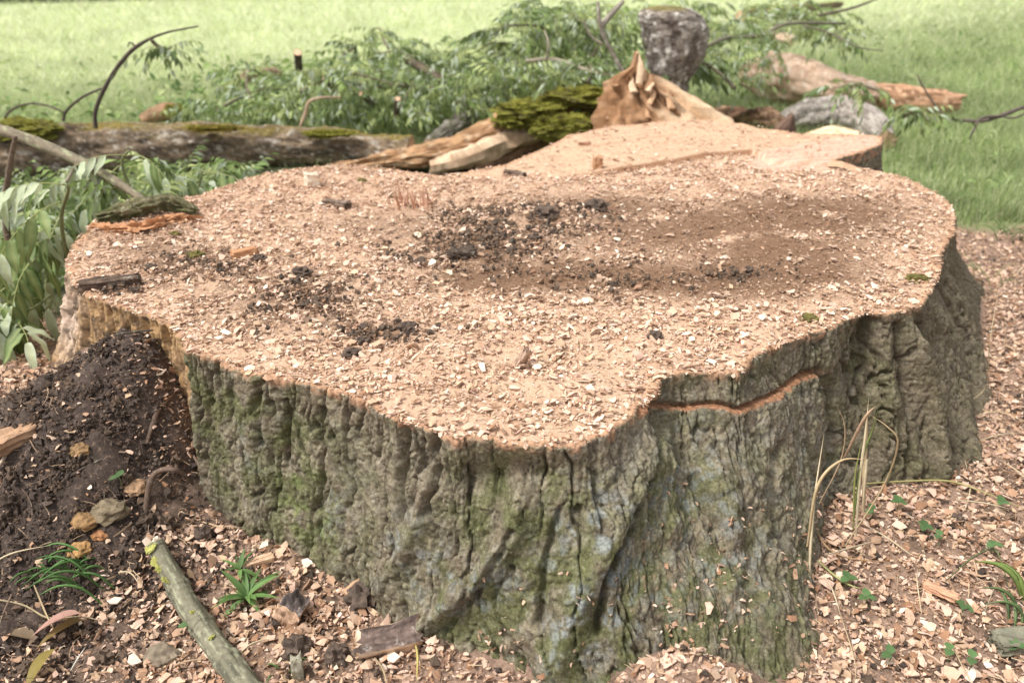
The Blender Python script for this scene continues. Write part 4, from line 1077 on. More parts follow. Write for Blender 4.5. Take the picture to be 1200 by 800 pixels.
for k, (u, v, y, lab) in enumerate(spots):
    hang = k == len(spots) - 1
    if hang: e = bg_branch('drooping leaf spray ' + lab, 175, 48, 4.6, .3, .12, 8, rr, -.5, scale=.9)
    else: e = bg_branch('felled leafy ash branch ' + lab, u, v + 12, y, rr.uniform(0, 6.28), rr.uniform(.5, 1.0) * (.6 if y < 5.4 else 1), rr.randint(10, 17), rr, .22, scale=.8 if y < 5.4 else 1)
# loose foliage between the branches: one mass nobody could count
def leaf_mass(n, regions, name, label, sc=(.4, .9), col=None):
    rr = np.random.RandomState(9)
    VA, QA, CA, off = [], [], [], 0
    protos = []
    for k in range(10):
        V, Q, Tr, pl = leaf_geo(rr, .28, 5, .10, .030, rr.uniform(.2, 1))
        VV_, QQ_ = [], []; o_ = 0
        for p, yaw, pit, roll, s_ in pl:
            lv, lq = leaflet_geo(.085 * s_, .031 * s_, .3, .4, 2)
            VV_.append(lv @ eul(yaw, pit, roll).T + p); QQ_.append(lq + o_); o_ += len(lv)
        protos.append((np.concatenate(VV_), np.concatenate(QQ_)))
    w = np.array([r[-1] for r in regions], float); w /= w.sum()
    for i in range(n):
        u, v, ru, rv, y0, y1, _ = regions[rr.choice(len(regions), p=w)]
        uu = u + rr.uniform(-1, 1) * ru; vv = v + rr.uniform(-1, 1) * rv
        y = rr.uniform(y0, y1); p = A(uu, vv, y)
        if p[2] < .03:
            p = P(uu, vv, rr.uniform(.03, .12))
        pv, pq = protos[rr.randint(10)]
        X = (pv * rr.uniform(*sc)) @ eul(rr.uniform(0, 6.28), rr.uniform(-.4, .9), rr.uniform(-.7, .7)).T + p
        nlf = len(pv) // 9
        cc = np.where(rr.rand(nlf, 1) < .22, SILVER[None] * .95, GREEN[rr.randint(4)][None] * rr.uniform(.7, 1.5))
        VA.append(X); QA.append(pq + off); CA.append(np.repeat(cc, 9, 0)); off += len(X)
    o = obj(name, mesh(name, np.concatenate(VA), np.concatenate(QA), cols=np.concatenate(CA), smooth=True), M['leaf'])
    tag(o, label, 'foliage', kind='stuff')
leaf_mass(2100, [(480,105,150,28,5.2,6.8,3),(560,70,120,25,6.0,7.4,2),(670,45,70,40,5.9,7.2,2.4),(650,90,90,14,5.0,5.6,1),(850,60,60,35,5.6,7,1.2),(400,130,110,12,5.3,5.8,1.2),(280,130,70,10,5.3,5.7,.4),(830,20,120,18,6.5,8,1),(940,25,60,12,6.8,8,.3)],
          'foliage', 'mass of cut ash foliage heaped between the felled branches')
leaf_mass(420, [(90,290,110,60,2.7,3.3,1),(100,222,100,10,3.4,4.2,.7),(240,215,60,18,3.3,4.2,.8)], 'undergrowth', 'green undergrowth in the gap between log and stump', sc=(.5, .9))

# ------------------------------------------------------------------ grass
def grass(n, name, label, ufn, length, width, cfn, seed, lean=.5, segs=2, kind='stuff'):
    rr = np.random.RandomState(seed)
    x, y = ufn(n, rr); n = len(x)
    z = gz(x, y)
    L_ = rr.uniform(*length, n) * (1 + .12 * np.maximum(y - 5, 0) ** .5)
    wd = rr.uniform(*width, n) * np.maximum(1, y / 4.5)
    yaw = rr.uniform(0, 6.28, n); ln = np.abs(rr.normal(lean, .3, n))
    dx, dy = np.cos(yaw), np.sin(yaw)
    fy_ = rr.uniform(0, 6.28, n); wx, wy = np.cos(fy_) * wd / 2, np.sin(fy_) * wd / 2
    pts = []
    for t in ((0, .55, 1) if segs == 2 else (0, 1)):
        px = x + dx * L_ * ln * t * t; py = y + dy * L_ * ln * t * t; pz = z + L_ * (t - .3 * ln * t * t)
        k = 1 - t * .98 if segs == 2 else 1 - t
        pts += [np.stack([px - wx * k, py - wy * k, pz], -1), np.stack([px + wx * k, py + wy * k, pz], -1)]
    m = len(pts); V = np.stack(pts, 1).reshape(-1, 3)
    b = (np.arange(n) * m)[:, None]
    Q = np.concatenate([b + [0, 1, 3, 2]] + ([b + [2, 3, 5, 4]] if segs == 2 else []))
    c = cfn(x, y, rr)
    o = obj(name, mesh(name, V, Q, cols=np.repeat(c, m, 0), smooth=True), M['grass'])
    return tag(o, label, 'grass', kind=kind)
def scr(u0, u1, v0, v1):
    def f(n, rr):
        p = P(rr.uniform(u0, u1, n), rr.uniform(v0, v1, n), 0); x, y = p[:, 0] + rr.normal(0, .05, n), p[:, 1] + rr.normal(0, .05, n)
        m = ~inpoly(x, y, BASE_POLY) & (y > 2.4) & (y < 60)
        return x[m], y[m]
    return f
def gcol(x, y, rr):
    n = len(x)
    c = np.array([(.30,.39,.15), (.40,.47,.21), (.22,.30,.12), (.54,.56,.34)])[rr.randint(0, 4, n)] * rr.uniform(.8, 1.2, (n, 1))
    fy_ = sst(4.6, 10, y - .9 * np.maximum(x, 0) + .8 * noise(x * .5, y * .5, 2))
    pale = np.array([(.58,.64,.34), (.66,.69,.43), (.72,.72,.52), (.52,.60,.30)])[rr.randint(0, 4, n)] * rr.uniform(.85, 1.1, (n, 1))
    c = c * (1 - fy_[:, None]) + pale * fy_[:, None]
    return c * (.85 + .3 * sst(-.4, .4, noise(x * 1.2, y * 1.2, 7)))[:, None]
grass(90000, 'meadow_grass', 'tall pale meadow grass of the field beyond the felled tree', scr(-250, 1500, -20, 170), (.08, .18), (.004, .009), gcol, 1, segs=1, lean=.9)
def right_f(n, rr):
    x1, y1 = scr(830, 1420, 60, 262)(n, rr)
    nn = noise(x1 * 4, y1 * 4, 5)
    m = (rr.rand(len(x1)) < .35 + .9 * sst(-.2, .4, nn)) & (y1 > edge_y(x1) - .05 + .25 * nn)
    return x1[m], y1[m]
grass(60000, 'lawn_grass', 'short lush green grass right of the stump', right_f, (.06, .17), (.0035, .007), gcol, 2, lean=.6, segs=2)
def left_f(n, rr):
    x1, y1 = scr(-200, 420, 110, 330)(n, rr); k = (y1 > 4.9) | (y1 < 3.6)
    return x1[k], y1[k]
grass(26000, 'rough_grass', 'rough green grass around the fallen log on the left', left_f, (.05, .16), (.0035, .007), gcol, 3, lean=.6)
def small_leaves(n, name, label, ufn, size, seed, zr=(.01, .07)):
    rr = np.random.RandomState(seed); x, y = ufn(n, rr); n = len(x)
    pr = []
    for k in range(6):
        lv, lq = leaflet_geo(1, rr.uniform(.35, .8), .3, .3, 3); pr.append((lv, lq))
    c = np.array([(.26,.36,.11),(.20,.28,.09),(.36,.42,.18),(.15,.23,.08)])[rr.randint(0, 4, n)] * rr.uniform(.8, 1.2, (n, 1))
    o = scatter(name, np.stack([x, y, gz(x, y) + rr.uniform(*zr, n)], -1), rr.uniform(*size, n) * np.maximum(1, y / 5), pr, c, M['leaf'], .5, rr)
    tag(o, label, 'weeds', kind='stuff')
def wf(n, rr):
    x1, y1 = scr(830, 1400, 40, 258)(n, rr); k = (noise(x1 * 2.2, y1 * 2.2, 15) > .05) & (y1 > edge_y(x1)); return x1[k], y1[k]
small_leaves(9000, 'lawn_weeds', 'low broad-leaved weeds mixed into the grass on the right', wf, (.02, .055), 61)
def wf2(n, rr):
    x1, y1 = scr(-100, 640, 75, 160)(n, rr); u_, v_ = proj(np.stack([x1, y1, 0 * x1], -1)); k = rr.rand(len(x1)) < .12 + .88 * sst(120, 330, u_) * sst(70, 110, v_) + .5 * sst(105, 150, v_)
    return x1[k], y1[k]
small_leaves(4200, 'field_weeds', 'low leafy weeds at the near edge of the pale field', wf2, (.03, .07), 62, (.03, .16))
# broad weeds in the grass on the right
def weed(label, pos, n, L_, w, col, seed, group=None, name='weed', up=.7):
    rr = np.random.RandomState(seed); e = empty(name, pos); tag(e, label, 'plant', group)
    for k in range(n):
        lv, lq = leaflet_geo(L_ * rr.uniform(.6, 1.1), w * rr.uniform(.8, 1.2), .3, rr.uniform(.2, .7), 6)
        obj('leaf', mesh('leaf', lv @ eul(6.28 * k / n + rr.uniform(-.4, .4), rr.uniform(.1, up), 0).T, lq, cols=np.tile(np.array(col) * rr.uniform(.7, 1.3), (len(lv), 1)), smooth=True), M['leaf'], e)
    return e
for k, (u, v, lab) in enumerate([(1135,235,'broad-leaved weed at the near edge of the grass, right of the stump'),(1175,215,'broad-leaved weed in the grass close to the right edge of the picture'),(1105,150,'pale weed in the grass under the dark branch'),
                                 (990,40,'dark weed clump in the grass at the top right'),(1090,32,'dark weed tuft far out in the right-hand grass'),(1030,20,'greyish weed near the thin dark twig'),(235,62,'bluish weed tuft standing in the pale field on the left'),(1165,60,'weed tuft in the upper right grass')]):
    weed(lab, P(u, v, .01), 11, .11 if v > 100 else .2, .05, (.15,.27,.05) if v > 100 else (.10,.18,.07), 200 + k)

# ------------------------------------------------------------------ hedge bank at the far edge of the field
def bank():
    rr = np.random.RandomState(3); n = 26000
    u = rr.uniform(-500, 420, n); a = (u + 500) / 920
    x = -26 + 42 * rr.rand(n) * .62; x0 = x
    p = P(0, 6, 0); q_ = P(350, -4, 0)
    y = p[1] + (x - p[0]) * (q_[1] - p[1]) / (q_[0] - p[0]) + rr.uniform(0, 1.2, n)
    z = rr.uniform(0, 1, n) ** .8 * 1.0
    s_ = rr.uniform(.03, .09, n)[:, None, None]
    V = (np.stack([x, y, z], -1)[:, None] + rr.randn(n, 3, 3) * s_)
    c = np.array([(.06,.10,.03), (.09,.14,.045), (.05,.08,.03)])[rr.randint(0, 3, n)]
    o = obj('hedge', mesh('hedge', V.reshape(-1, 3), None, np.arange(3 * n).reshape(-1, 3), cols=np.repeat(c, 3, 0)), M['leaf'])
    tag(o, 'low dark green hedge at the far left edge of the pale field', 'hedge', kind='stuff')
bank()

# ------------------------------------------------------------------ pieces lying on the stump
def on_top(u, v, dz=0.0):
    p = P(u, v, ZT); z = float(top_z(p[0], p[1])) + dz
    return np.array([p[0], p[1], z])
def slab(name, label, cat, pos, size, yaw, col, col2, seed, mat='wood', tilt=(0, 0), face=None, part='wood', facepart='split_face'):
    """a split or broken piece: tapering ragged block with grain; optional differently coloured face on top"""
    rr = np.random.RandomState(seed); nx, ny, nz_ = 22, 8, 6
    import bmesh
    bm = bmesh.new(); bmesh.ops.create_cube(bm, size=1)
    bmesh.ops.subdivide_edges(bm, edges=bm.edges[:], cuts=9, use_grid_fill=True)
    V = np.array([v.co[:] for v in bm.verts]); F_ = [[v.index for v in f.verts] for f in bm.faces]; bm.free()
    x, y, z = V.T
    g1 = noise(x * 1.5 + seed, y * 4, z * 3); g2 = noise(x * 3, y * 9 + seed, z * 7); g3 = noise(x * 8, y * 14, z * 12 + seed)
    V2 = np.stack([x * (1 + .25 * g2 * (np.abs(x) > .4)) + .06 * g3, y * (1 - .35 * x * rr.uniform(-1, 1)) + .14 * g1 + .06 * g3, z * (1 + .5 * g1) + .12 * g2 + .08 * g3 + .25 * rr.uniform(-1, 1) * x * x], -1)
    V2 = V2 * size
    V2 = V2 @ eul(yaw, tilt[0], tilt[1]).T
    c = mixc(np.tile(col, (len(V), 1)), col2, sst(-.1, .35, g2))
    e = empty(name, pos); tag(e, label, cat)
    F_ = np.array(F_)
    if face is None:
        obj(part, mesh(part, V2, F_, cols=c, smooth=True), M[mat], e)
    else:
        fm = (V[F_][:, :, 2] > .49).all(1)
        v_, f_, c_ = sub(V2, F_[~fm], c); obj(part, mesh(part, v_, f_, cols=c_, smooth=True), M[mat], e)
        c = mixc(np.tile(face, (len(V), 1)), np.array(face) * .55, sst(0, .4, g2))
        v_, f_, c_ = sub(V2, F_[fm], c); obj(facepart, mesh(facepart, v_, f_, cols=c_, smooth=True), M['log'], e)
    return e
slab('wood_block', 'pale cube-shaped offcut standing on the far left of the stump top', 'offcut', on_top(366,218,.025), (.045,.05,.055), .5, (.78,.66,.52), (.62,.46,.33), 1)
slab('bark_fragment', 'brown bark fragment tilted on the chips, beyond the clod of soil', 'bark fragment', on_top(394,240,.012), (.10,.035,.02), -.5, (.20,.14,.10), (.13,.09,.065), 2, mat='log')
slab('bark_fragment', 'dark rotten stick-like bark fragment at the left rim of the stump', 'bark fragment', on_top(130,337,.012), (.14,.035,.028), .42, (.075,.05,.038), (.14,.095,.065), 3, mat='log')
slab('wood_sliver', 'orange curled wood sliver near the left part of the stump top', 'wood sliver', on_top(287,300,.012), (.07,.03,.022), .5, (.58,.32,.17), (.42,.20,.10), 4)
slab('bark_fragment', 'dark flat bark fragment in the middle of the soil clods', 'bark fragment', on_top(542,305,.012), (.07,.035,.02), .3, (.10,.07,.05), (.06,.045,.035), 5, mat='log')
slab('bark_fragment', 'small dark bark fragment near the far sawn part of the stump', 'bark fragment', on_top(603,205,.008), (.09,.025,.018), -.5, (.15,.10,.07), (.09,.06,.045), 6, mat='log')
slab('wood_sliver', 'upright reddish splinter tuft standing at the step of the cut', 'wood sliver', on_top(700,201,.02), (.035,.02,.05), .2, (.52,.30,.18), (.40,.22,.12), 7)
slab('wood_sliver', 'grey-pink upright wood shard near the front middle of the stump', 'wood sliver', on_top(611,432,.018), (.022,.012,.05), .6, (.50,.36,.27), (.38,.25,.18), 8, tilt=(.5, .3))
slab('wood_sliver', 'reddish flat sliver near the far rim, left of the torn chunk', 'wood sliver', on_top(685,172,.006), (.05,.02,.01), .1, (.42,.23,.15), (.33,.17,.1), 9)
# mossy bark strip at the far left rim
e = empty('bark_strip', on_top(170,262)); tag(e, 'curved strip of mossy bark with an orange torn edge at the far left rim', 'bark strip')
org = np.array(e.location)
pts = [on_top(118,264,.02), on_top(140,264,.026), on_top(172,261,.03), on_top(203,254,.034), on_top(232,256,.018)]
V, Q, Tr, AA, TH, path = tube(pts, [.014,.030,.034,.032,.014], 130, 40, lambda a, t, r: .022 * circ_noise(a, t, 22, 2.2, 3, 4), .75, True, .02)
cc = mixc(np.tile((.15,.135,.07), (len(V) - 2, 1)), (.08,.085,.03), sst(-.1, .3, circ_noise(AA, TH, 14, 3, 4)).ravel()); cc = np.concatenate([cc, cc[:2]])
obj('bark', mesh('bark', V - org, Q, Tr, cols=cc, smooth=True), M['log'], e)
pts = [on_top(108,268,.004), on_top(138,272,.008), on_top(172,271,.010), on_top(205,265,.010), on_top(238,260,.004)]
V, Q, Tr, AA, TH, path = tube(pts, [.010,.018,.020,.018,.008], 110, 24, lambda a, t, r: .020 * circ_noise(a, t, 30, 2.5, 6, 4), .8)
obj('torn_wood', mesh('torn_wood', V - org, Q, Tr, cols=np.tile((.48,.25,.13), (len(V), 1)), smooth=False), M['wood'], e)
# tuft of torn fibres
e = empty('fibre_tuft', on_top(485,245)); tag(e, 'tuft of upright reddish torn wood fibres on the far half of the stump', 'wood fibres'); org = np.array(e.location)
rr = np.random.RandomState(8)
for k in range(26):
    b = on_top(rr.uniform(458, 508), rr.uniform(236, 250), -.003); h = rr.uniform(.03, .085)
    tip = b + np.array([rr.normal(0, .008), rr.normal(0, .008), h])
    V, Q, Tr, *_ = tube([b, (b + tip) / 2 + rr.randn(3) * .002, tip], [.0035, .0025, .0006], 6, 4)
    obj('fibre', mesh('fibre', V - org, Q, Tr, cols=np.tile(PAL[rr.randint(4)] * (.95, .8, .75), (len(V), 1))), M['wood'], e)
# soil clods and moss bits
def clod(label, pos, r, seed, col=(.085,.062,.048), col2=(.14,.10,.075), name='soil_clod', cat='soil clod', mat='soil', sub_=3, amp=.6, group=None):
    o = blob(name, pos, r, mat, col, seed, sub_, amp, 2.2, None, col2); tag(o, label, cat, group); return o
for k, (u, v, r, lab) in enumerate([(354,323,.020,'round dark clod of soil alone on the left half of the stump top'),(698,250,.030,'dark crumbly clod at the right end of the soil patch'),(640,262,.026,'brownish clod beside the rightmost soil clod'),(626,283,.018,'dark clod low in the middle soil patch'),
        (648,276,.016,'small black clod under the brownish clod'),(492,312,.014,'dark clod in front of the flat bark fragment'),(425,402,.014,'left one of the small clods near the front bark rim'),(412,418,.016,'wide dark clod just above the front bark rim'),(478,388,.018,'elongated black clod in the front left of the stump top'),
        (876,318,.012,'blackish clod in the brown patch at the right'),(768,398,.013,'single dark crumb near the kerf side of the stump top'),(305,306,.016,'dark clod right of the orange sliver'),(178,316,.012,'dark clod near the mossy patch on the left'),(160,342,.012,'brown clod touching the rotten bark stick'),
        (425,385,.010,'tiny dark clod above the front left rim'),(600,300,.014,'dark clod below the central soil patch')]):
    clod(lab, on_top(u, v, r * .45), (r * 1.25, r, r * .8), 300 + k)
for k, (u, v, r, lab) in enumerate([(1075,328,.022,'small dry brown moss bit near the right rim of the stump'),(228,300,.022,'green moss bit lying left of the orange sliver'),(948,378,.016,'moss bit at the right front rim of the stump'),(205,275,.014,'little moss bit below the mossy bark strip'),(424,212,.014,'moss bit at the far left of the stump top')]):
    clod(lab, on_top(u, v, r * .3), (r * 1.3, r, r * .6), 340 + k, (.15,.13,.035), (.09,.075,.03), 'moss_clump', 'moss', 'moss')
# soil crumbs: uncountable
def crumbs(name, label, x, y, z, s_, cols, seed):
    rr = np.random.RandomState(seed)
    pr = []
    for k in range(8):
        a = np.array([(1,0,0),(-1,0,0),(0,1,0),(0,-1,0),(0,0,1),(0,0,-1)], float) * rr.uniform(.5, 1.1, (6, 1))
        pr.append((a, np.array([(0,2,4),(2,1,4),(1,3,4),(3,0,4),(2,0,5),(1,2,5),(3,1,5),(0,3,5)])))
    o = scatter(name, np.stack([x, y, z], -1), s_, pr, cols, M['soil'], 1.0, rr); tag(o, label, 'soil', kind='stuff')
rr = np.random.RandomState(21)
xs_, ys_ = [], []
for (u, v, ru, rv, n) in [(600,262,110,22,1700),(360,352,80,32,600),(245,308,70,24,450),(450,392,60,14,330),(540,300,90,20,900),(870,322,50,10,160),(700,330,120,20,400),(130,340,40,10,200),(560,285,60,16,500)]:
    p = P(u + rr.normal(0, ru * .5, n), v + rr.normal(0, rv * .5, n), ZT); xs_.append(p[:, 0]); ys_.append(p[:, 1])
x, y = np.concatenate(xs_), np.concatenate(ys_)
m = inpoly(x, y, [tuple(q) for q in (TOP + inn * .02)[::6]]) & (noise(x * 14, y * 14, 3) > -.15); x, y = x[m], y[m]
cc = np.array([(.11,.08,.058),(.15,.10,.068),(.075,.056,.043),(.22,.135,.085)])[rr.randint(0, 4, len(x))]
sz = np.clip(rr.lognormal(math.log(.0045), .5, len(x)), .0015, .013)
crumbs('soil_crumbs', 'dark soil crumbs scattered over the middle of the stump top', x, y, top_z(x, y) + sz * .7 + .003, sz, cc, 4)
n = 50000
x = rr.uniform(-1.9, -.2, n); y = rr.uniform(.75, 2.3, n)
so2 = np.clip(1.7 * np.exp(-(((x + 1.13) / .40) ** 2 + ((y - 1.42) / .5) ** 2) ** 1.5), .04, 1)
m = (rr.rand(n) < so2) & ~in_stump(x, y); x, y, so2 = x[m], y[m], so2[m]
f1, f2, cid = worley(x * 26, y * 26)
hz = gsurf(x, y) + (0.5 - np.clip(f1, 0, .7)) * 0.03 * (0.3 + 0.7 * (noise(x * 7, y * 7, 9) > -.1)) * so2
sz = np.clip(rr.lognormal(math.log(.0042), .5, len(x)), .0015, .014)
cc = np.array([(.075,.055,.044),(.10,.073,.058),(.06,.044,.036),(.15,.10,.07)])[rr.randint(0, 4, len(x))]
crumbs('loose_soil', 'dark crumbly soil heaped against the left side of the stump', x, y, hz + sz * .4, sz, cc, 5)
pr = []
for k in range(8):
    ob_ = blob('tmp', (0, 0, 0), (1, 1, .8), 'soil', (.1, .1, .1), 700 + k, 3, .8, 2.6); me_ = ob_.data
    vv = np.zeros(len(me_.vertices) * 3, np.float32); me_.vertices.foreach_get('co', vv)
    pr.append((vv.reshape(-1, 3), np.array([p_.vertices[:] for p_ in me_.polygons])))
    bpy.data.objects.remove(ob_); bpy.data.meshes.remove(me_)
n_ = 900
x = rr.uniform(-1.9, -.55, n_); y = rr.uniform(.8, 2.2, n_)
m = (rr.rand(n_) < np.exp(-(((x + 1.13) / .40) ** 2 + ((y - 1.42) / .45) ** 2) ** 1.5)) & ~in_stump(x, y); x, y = x[m], y[m]
sz = np.clip(rr.lognormal(math.log(.009), .4, len(x)), .004, .020)
o = scatter('soil_lumps', np.stack([x, y, gsurf(x, y) + sz * .3], -1), sz, pr, np.array([(.085,.060,.043),(.12,.083,.058),(.065,.046,.034)])[rr.randint(0, 3, len(x))], M['soil'], .8, rr)
tag(o, 'irregular dark lumps of dug soil in the heap beside the stump', 'soil', kind='stuff')
x, y = ground_pts(9000)
sz = np.clip(rr.lognormal(math.log(.005), .5, len(x)), .002, .016)
crumbs('dark_crumbs', 'dark bits of soil and bark between the ground chips', x, y, gsurf(x, y) + .008, sz, np.array([(.06,.045,.035),(.10,.07,.05)])[rr.randint(0, 2, len(x))], 6)

# ------------------------------------------------------------------ foreground ground objects
def gnd(u, v, dz=0.0, z0=0.0):
    z = z0
    for _ in range(6):
        p = P(u, v, z); z = float(gsurf(np.array([p[0]]), np.array([p[1]]))[0])
    return np.array([p[0], p[1], z + dz])
bp0 = [gnd(186,655,.045), gnd(205,690,.035), gnd(232,735,.03), gnd(262,778,.03), gnd(300,830,.03)]
e = twig('lichen-covered cut branch lying on the soil in the bottom left corner', bp0, [.017,.021,.022,.022,.024], (.19,.175,.12), alt=(.10,.095,.065), lichen=(.30,.30,.20), m=40, n=260, sd=14, amp=.16)
org = np.array(e.location)
path = smooth_path(bp0, 160); T_, N_, B_ = frames(path)
for k, (i, th_, r) in enumerate([(8, 2.2, .013), (24, 2.35, .012), (33, 2.5, .010), (46, 2.7, .011), (80, 2.0, .008), (108, 1.6, .008)]):
    c = path[i] + (N_[i] * math.cos(th_) * -1 * (1 if N_[i][0] < 0 else -1) * -1 + np.array([0, 0, 1]) * math.sin(th_)) * .019
    c = path[i] + np.array([-.6, -.35, .75]) / 1.02 * .020 if k < 4 else path[i] + np.array([.1, -.3, .95]) * .021
    o = blob('lichen', c - org, (r * 1.05, r * .9, .003), 'moss', (.36,.35,.10), 400 + k, 3, .5, 2.5, e, (.33,.33,.10))
    o.rotation_euler = (.4, -.5, k)
o = blob('cut_end', path[0] - org + np.array([.004, .006, .004]), (.009,.008,.012), 'wood', (.75,.62,.48), 420, 3, .4, 2.5, e)
slab('bark_piece', 'split piece with dark bark and pale lower edge at the foot of the stump', 'bark piece', gnd(456,760,.022), (.115,.048,.04), .30, (.66,.50,.36), (.42,.27,.17), 31, face=(.17,.12,.10), facepart='bark', tilt=(.45, 0))
slab('bark_piece', 'short dark bark-topped piece standing among the chips, near the green weed', 'bark piece', gnd(344,722,.022), (.05,.045,.05), 1.3, (.60,.40,.27), (.40,.25,.16), 32, face=(.14,.11,.10), facepart='bark', tilt=(.5, 0))
slab('wood_sliver', 'grey upright sliver at the bottom edge beside the cut branch', 'wood sliver', gnd(350,792,.02), (.02,.02,.05), .3, (.36,.34,.26), (.25,.22,.15), 33)
slab('wood_piece', 'long flat chunk of pale wood sticking out of the chips by the bark', 'wood piece', gnd(305,662,.012), (.06,.018,.012), .5, (.62,.43,.28), (.40,.24,.15), 34)
slab('wood_piece', 'thin flat splinter leaning on the bark foot, left of the dark clod', 'wood piece', gnd(420,690,.018), (.07,.015,.012), .8, (.50,.32,.20), (.33,.2,.12), 35, tilt=(0, -.3))
slab('wood_piece', 'grey weathered stick end at the right edge of the picture', 'wood piece', gnd(1192,760,.02), (.10,.04,.03), .1, (.22,.21,.15), (.15,.13,.09), 36)
slab('wood_piece', 'brown chunk of wood in the soil at the far left edge', 'wood piece', gnd(18,522,.02,.1), (.09,.05,.03), .9, (.45,.28,.17), (.30,.18,.11), 37)
slab('wood_piece', 'flat reddish wood chip in the middle of the ground on the right', 'wood piece', gnd(1100,700,.015), (.065,.022,.012), -.7, (.60,.35,.22), (.50,.28,.17), 38)
for k, (u, v, r, lab) in enumerate([(424,708,.028,'large dark clod of soil leaning against the foot of the stump'),(350,765,.024,'dark clod below the short bark piece'),(395,772,.020,'dark clod left of the split piece with dark bark'),(425,770,.014,'small clod touching the split piece with dark bark'),
        (238,630,.018,'grey-brown clod at the left foot of the bark'),(1082,632,.010,'small dark clod among clover on the right'),(1120,610,.014,'dark clod between the chips on the right')]):
    clod(lab, gnd(u, v, r * .5), (r * 1.1, r, r), 430 + k, name='soil_clod')
for k, (u, v, r, col, lab) in enumerate([(105,518,.034,(.28,.22,.14),'greyish ochre stone on the soil heap'),(80,545,.024,(.40,.24,.11),'yellow-brown lump left of the ochre stone'),(88,505,.020,(.34,.21,.10),'brown lump above the ochre stone'),(70,568,.022,(.55,.32,.13),'bright orange lump low on the soil heap'),
        (140,497,.024,(.46,.29,.17),'reddish rotten wood lump right of the ochre stone'),(118,617,.020,(.42,.20,.09),'orange rotten crumb in the dark soil'),(190,770,.03,(.30,.24,.17),'brown flat stone near the lichen branch')]):
    clod(lab, gnd(u, v, r * .05, .1), (r * 1.15, r, r * .7), 450 + k, np.array(col) * .8, np.array(col) * .4, 'stone' if 'stone' in lab else 'lump', 'stone' if 'stone' in lab else 'lump', 'wood', amp=.28)
# roots
for k, (pts, lab) in enumerate([([(135,400,.33),(143,440,.30),(150,470,.27)],'brown root running down below the rotten rim'),([(168,620,.06),(178,560,.17),(205,550,.2),(226,566,.13)],'thin arched root looping out of the soil'),
        ([(185,480,.25),(178,500,.22),(172,520,.2)],'short dark root in the soil heap'),([(-10,560,.2),(20,515,.22),(48,492,.22)],'pale thin root at the far left edge')]):
    twig(lab, [P(u, v, z) for u, v, z in pts], [.007,.006,.004] if k != 3 else [.004,.004,.003], (.15,.10,.075) if k != 3 else (.55,.42,.32), name='root', cat='root', sd=70 + k)
# dry grass clump right
M['straw'] = vmat('straw', bump=0.2, bscale=150, var=0.2, vscale=60, trans=0.15, rough=.6)
def blade(e, org, pts, w, col, name='blade', n=22):
    path = smooth_path(np.array(pts), n); T_, N_, B_ = frames(path)
    t = np.linspace(0, 1, n); ww = w * (1 - t ** 3) * (.6 + .4 * np.sin(t * 3.1))
    side = np.array([1.0, .15, 0]); V = []
    for i in range(n):
        s_ = np.cross(T_[i], [0, -1, .4]); s_ /= np.linalg.norm(s_) + 1e-6
        f_ = np.cross(T_[i], s_)
        V += [path[i] - s_ * ww[i] / 2, path[i] + f_ * ww[i] * .18, path[i] + s_ * ww[i] / 2, path[i] - f_ * ww[i] * .10]
    c = np.tile(np.array(col), (4 * n, 1)) * (.85 + .3 * np.repeat(t, 4))[:, None]
    obj(name, mesh(name, np.array(V) - org, gridfaces(n, 4, wrap=True), cols=c, smooth=True), M['straw'], e)
STR = (.82,.70,.47)
e = empty('dry_grass', gnd(1000,610)); tag(e, 'clump of dry straw-coloured grass with a green blade, in front of the bark on the right', 'dry grass'); org = np.array(e.location)
yb = 1.42
for pts, w, col in [([(1003,628,yb),(1008,560,yb),(1014,510,yb),(1018,466,yb)], .008, STR), ([(1000,610,yb),(1010,540,yb),(1022,505,yb),(1030,475,yb-.02)], .006, (.20,.26,.08)), ([(1012,600,yb),(1013,550,yb),(1015,510,yb+.01),(1017,490,yb)], .011, (.66,.52,.32)),
                    ([(990,640,yb-.05),(1035,570,yb),(1052,520,yb-.02),(1040,500,yb-.02),(1018,485,yb)], .005, (.55,.42,.24)), ([(948,690,yb-.12),(950,640,yb-.1),(955,580,yb-.08),(966,505,yb-.05)], .007, STR),
                    ([(946,640,yb-.1),(958,570,yb-.08),(985,540,yb-.05),(1016,538,yb-.03)], .008, (.58,.44,.25)), ([(1016,538,yb-.03),(1014,560,yb-.03),(1010,600,yb-.02)], .007, STR), ([(960,590,yb-.06),(985,540,yb),(990,500,yb+.02),(978,470,yb+.03)], .004, (.36,.25,.15)),
                    ([(990,535,yb+.02),(1012,492,yb),(1026,475,yb)], .009, (.50,.34,.22)), ([(1000,620,yb),(1002,560,yb),(1010,515,yb)], .005, (.35,.38,.12))]:
    blade(e, org, [A(*q) for q in pts], w, col)
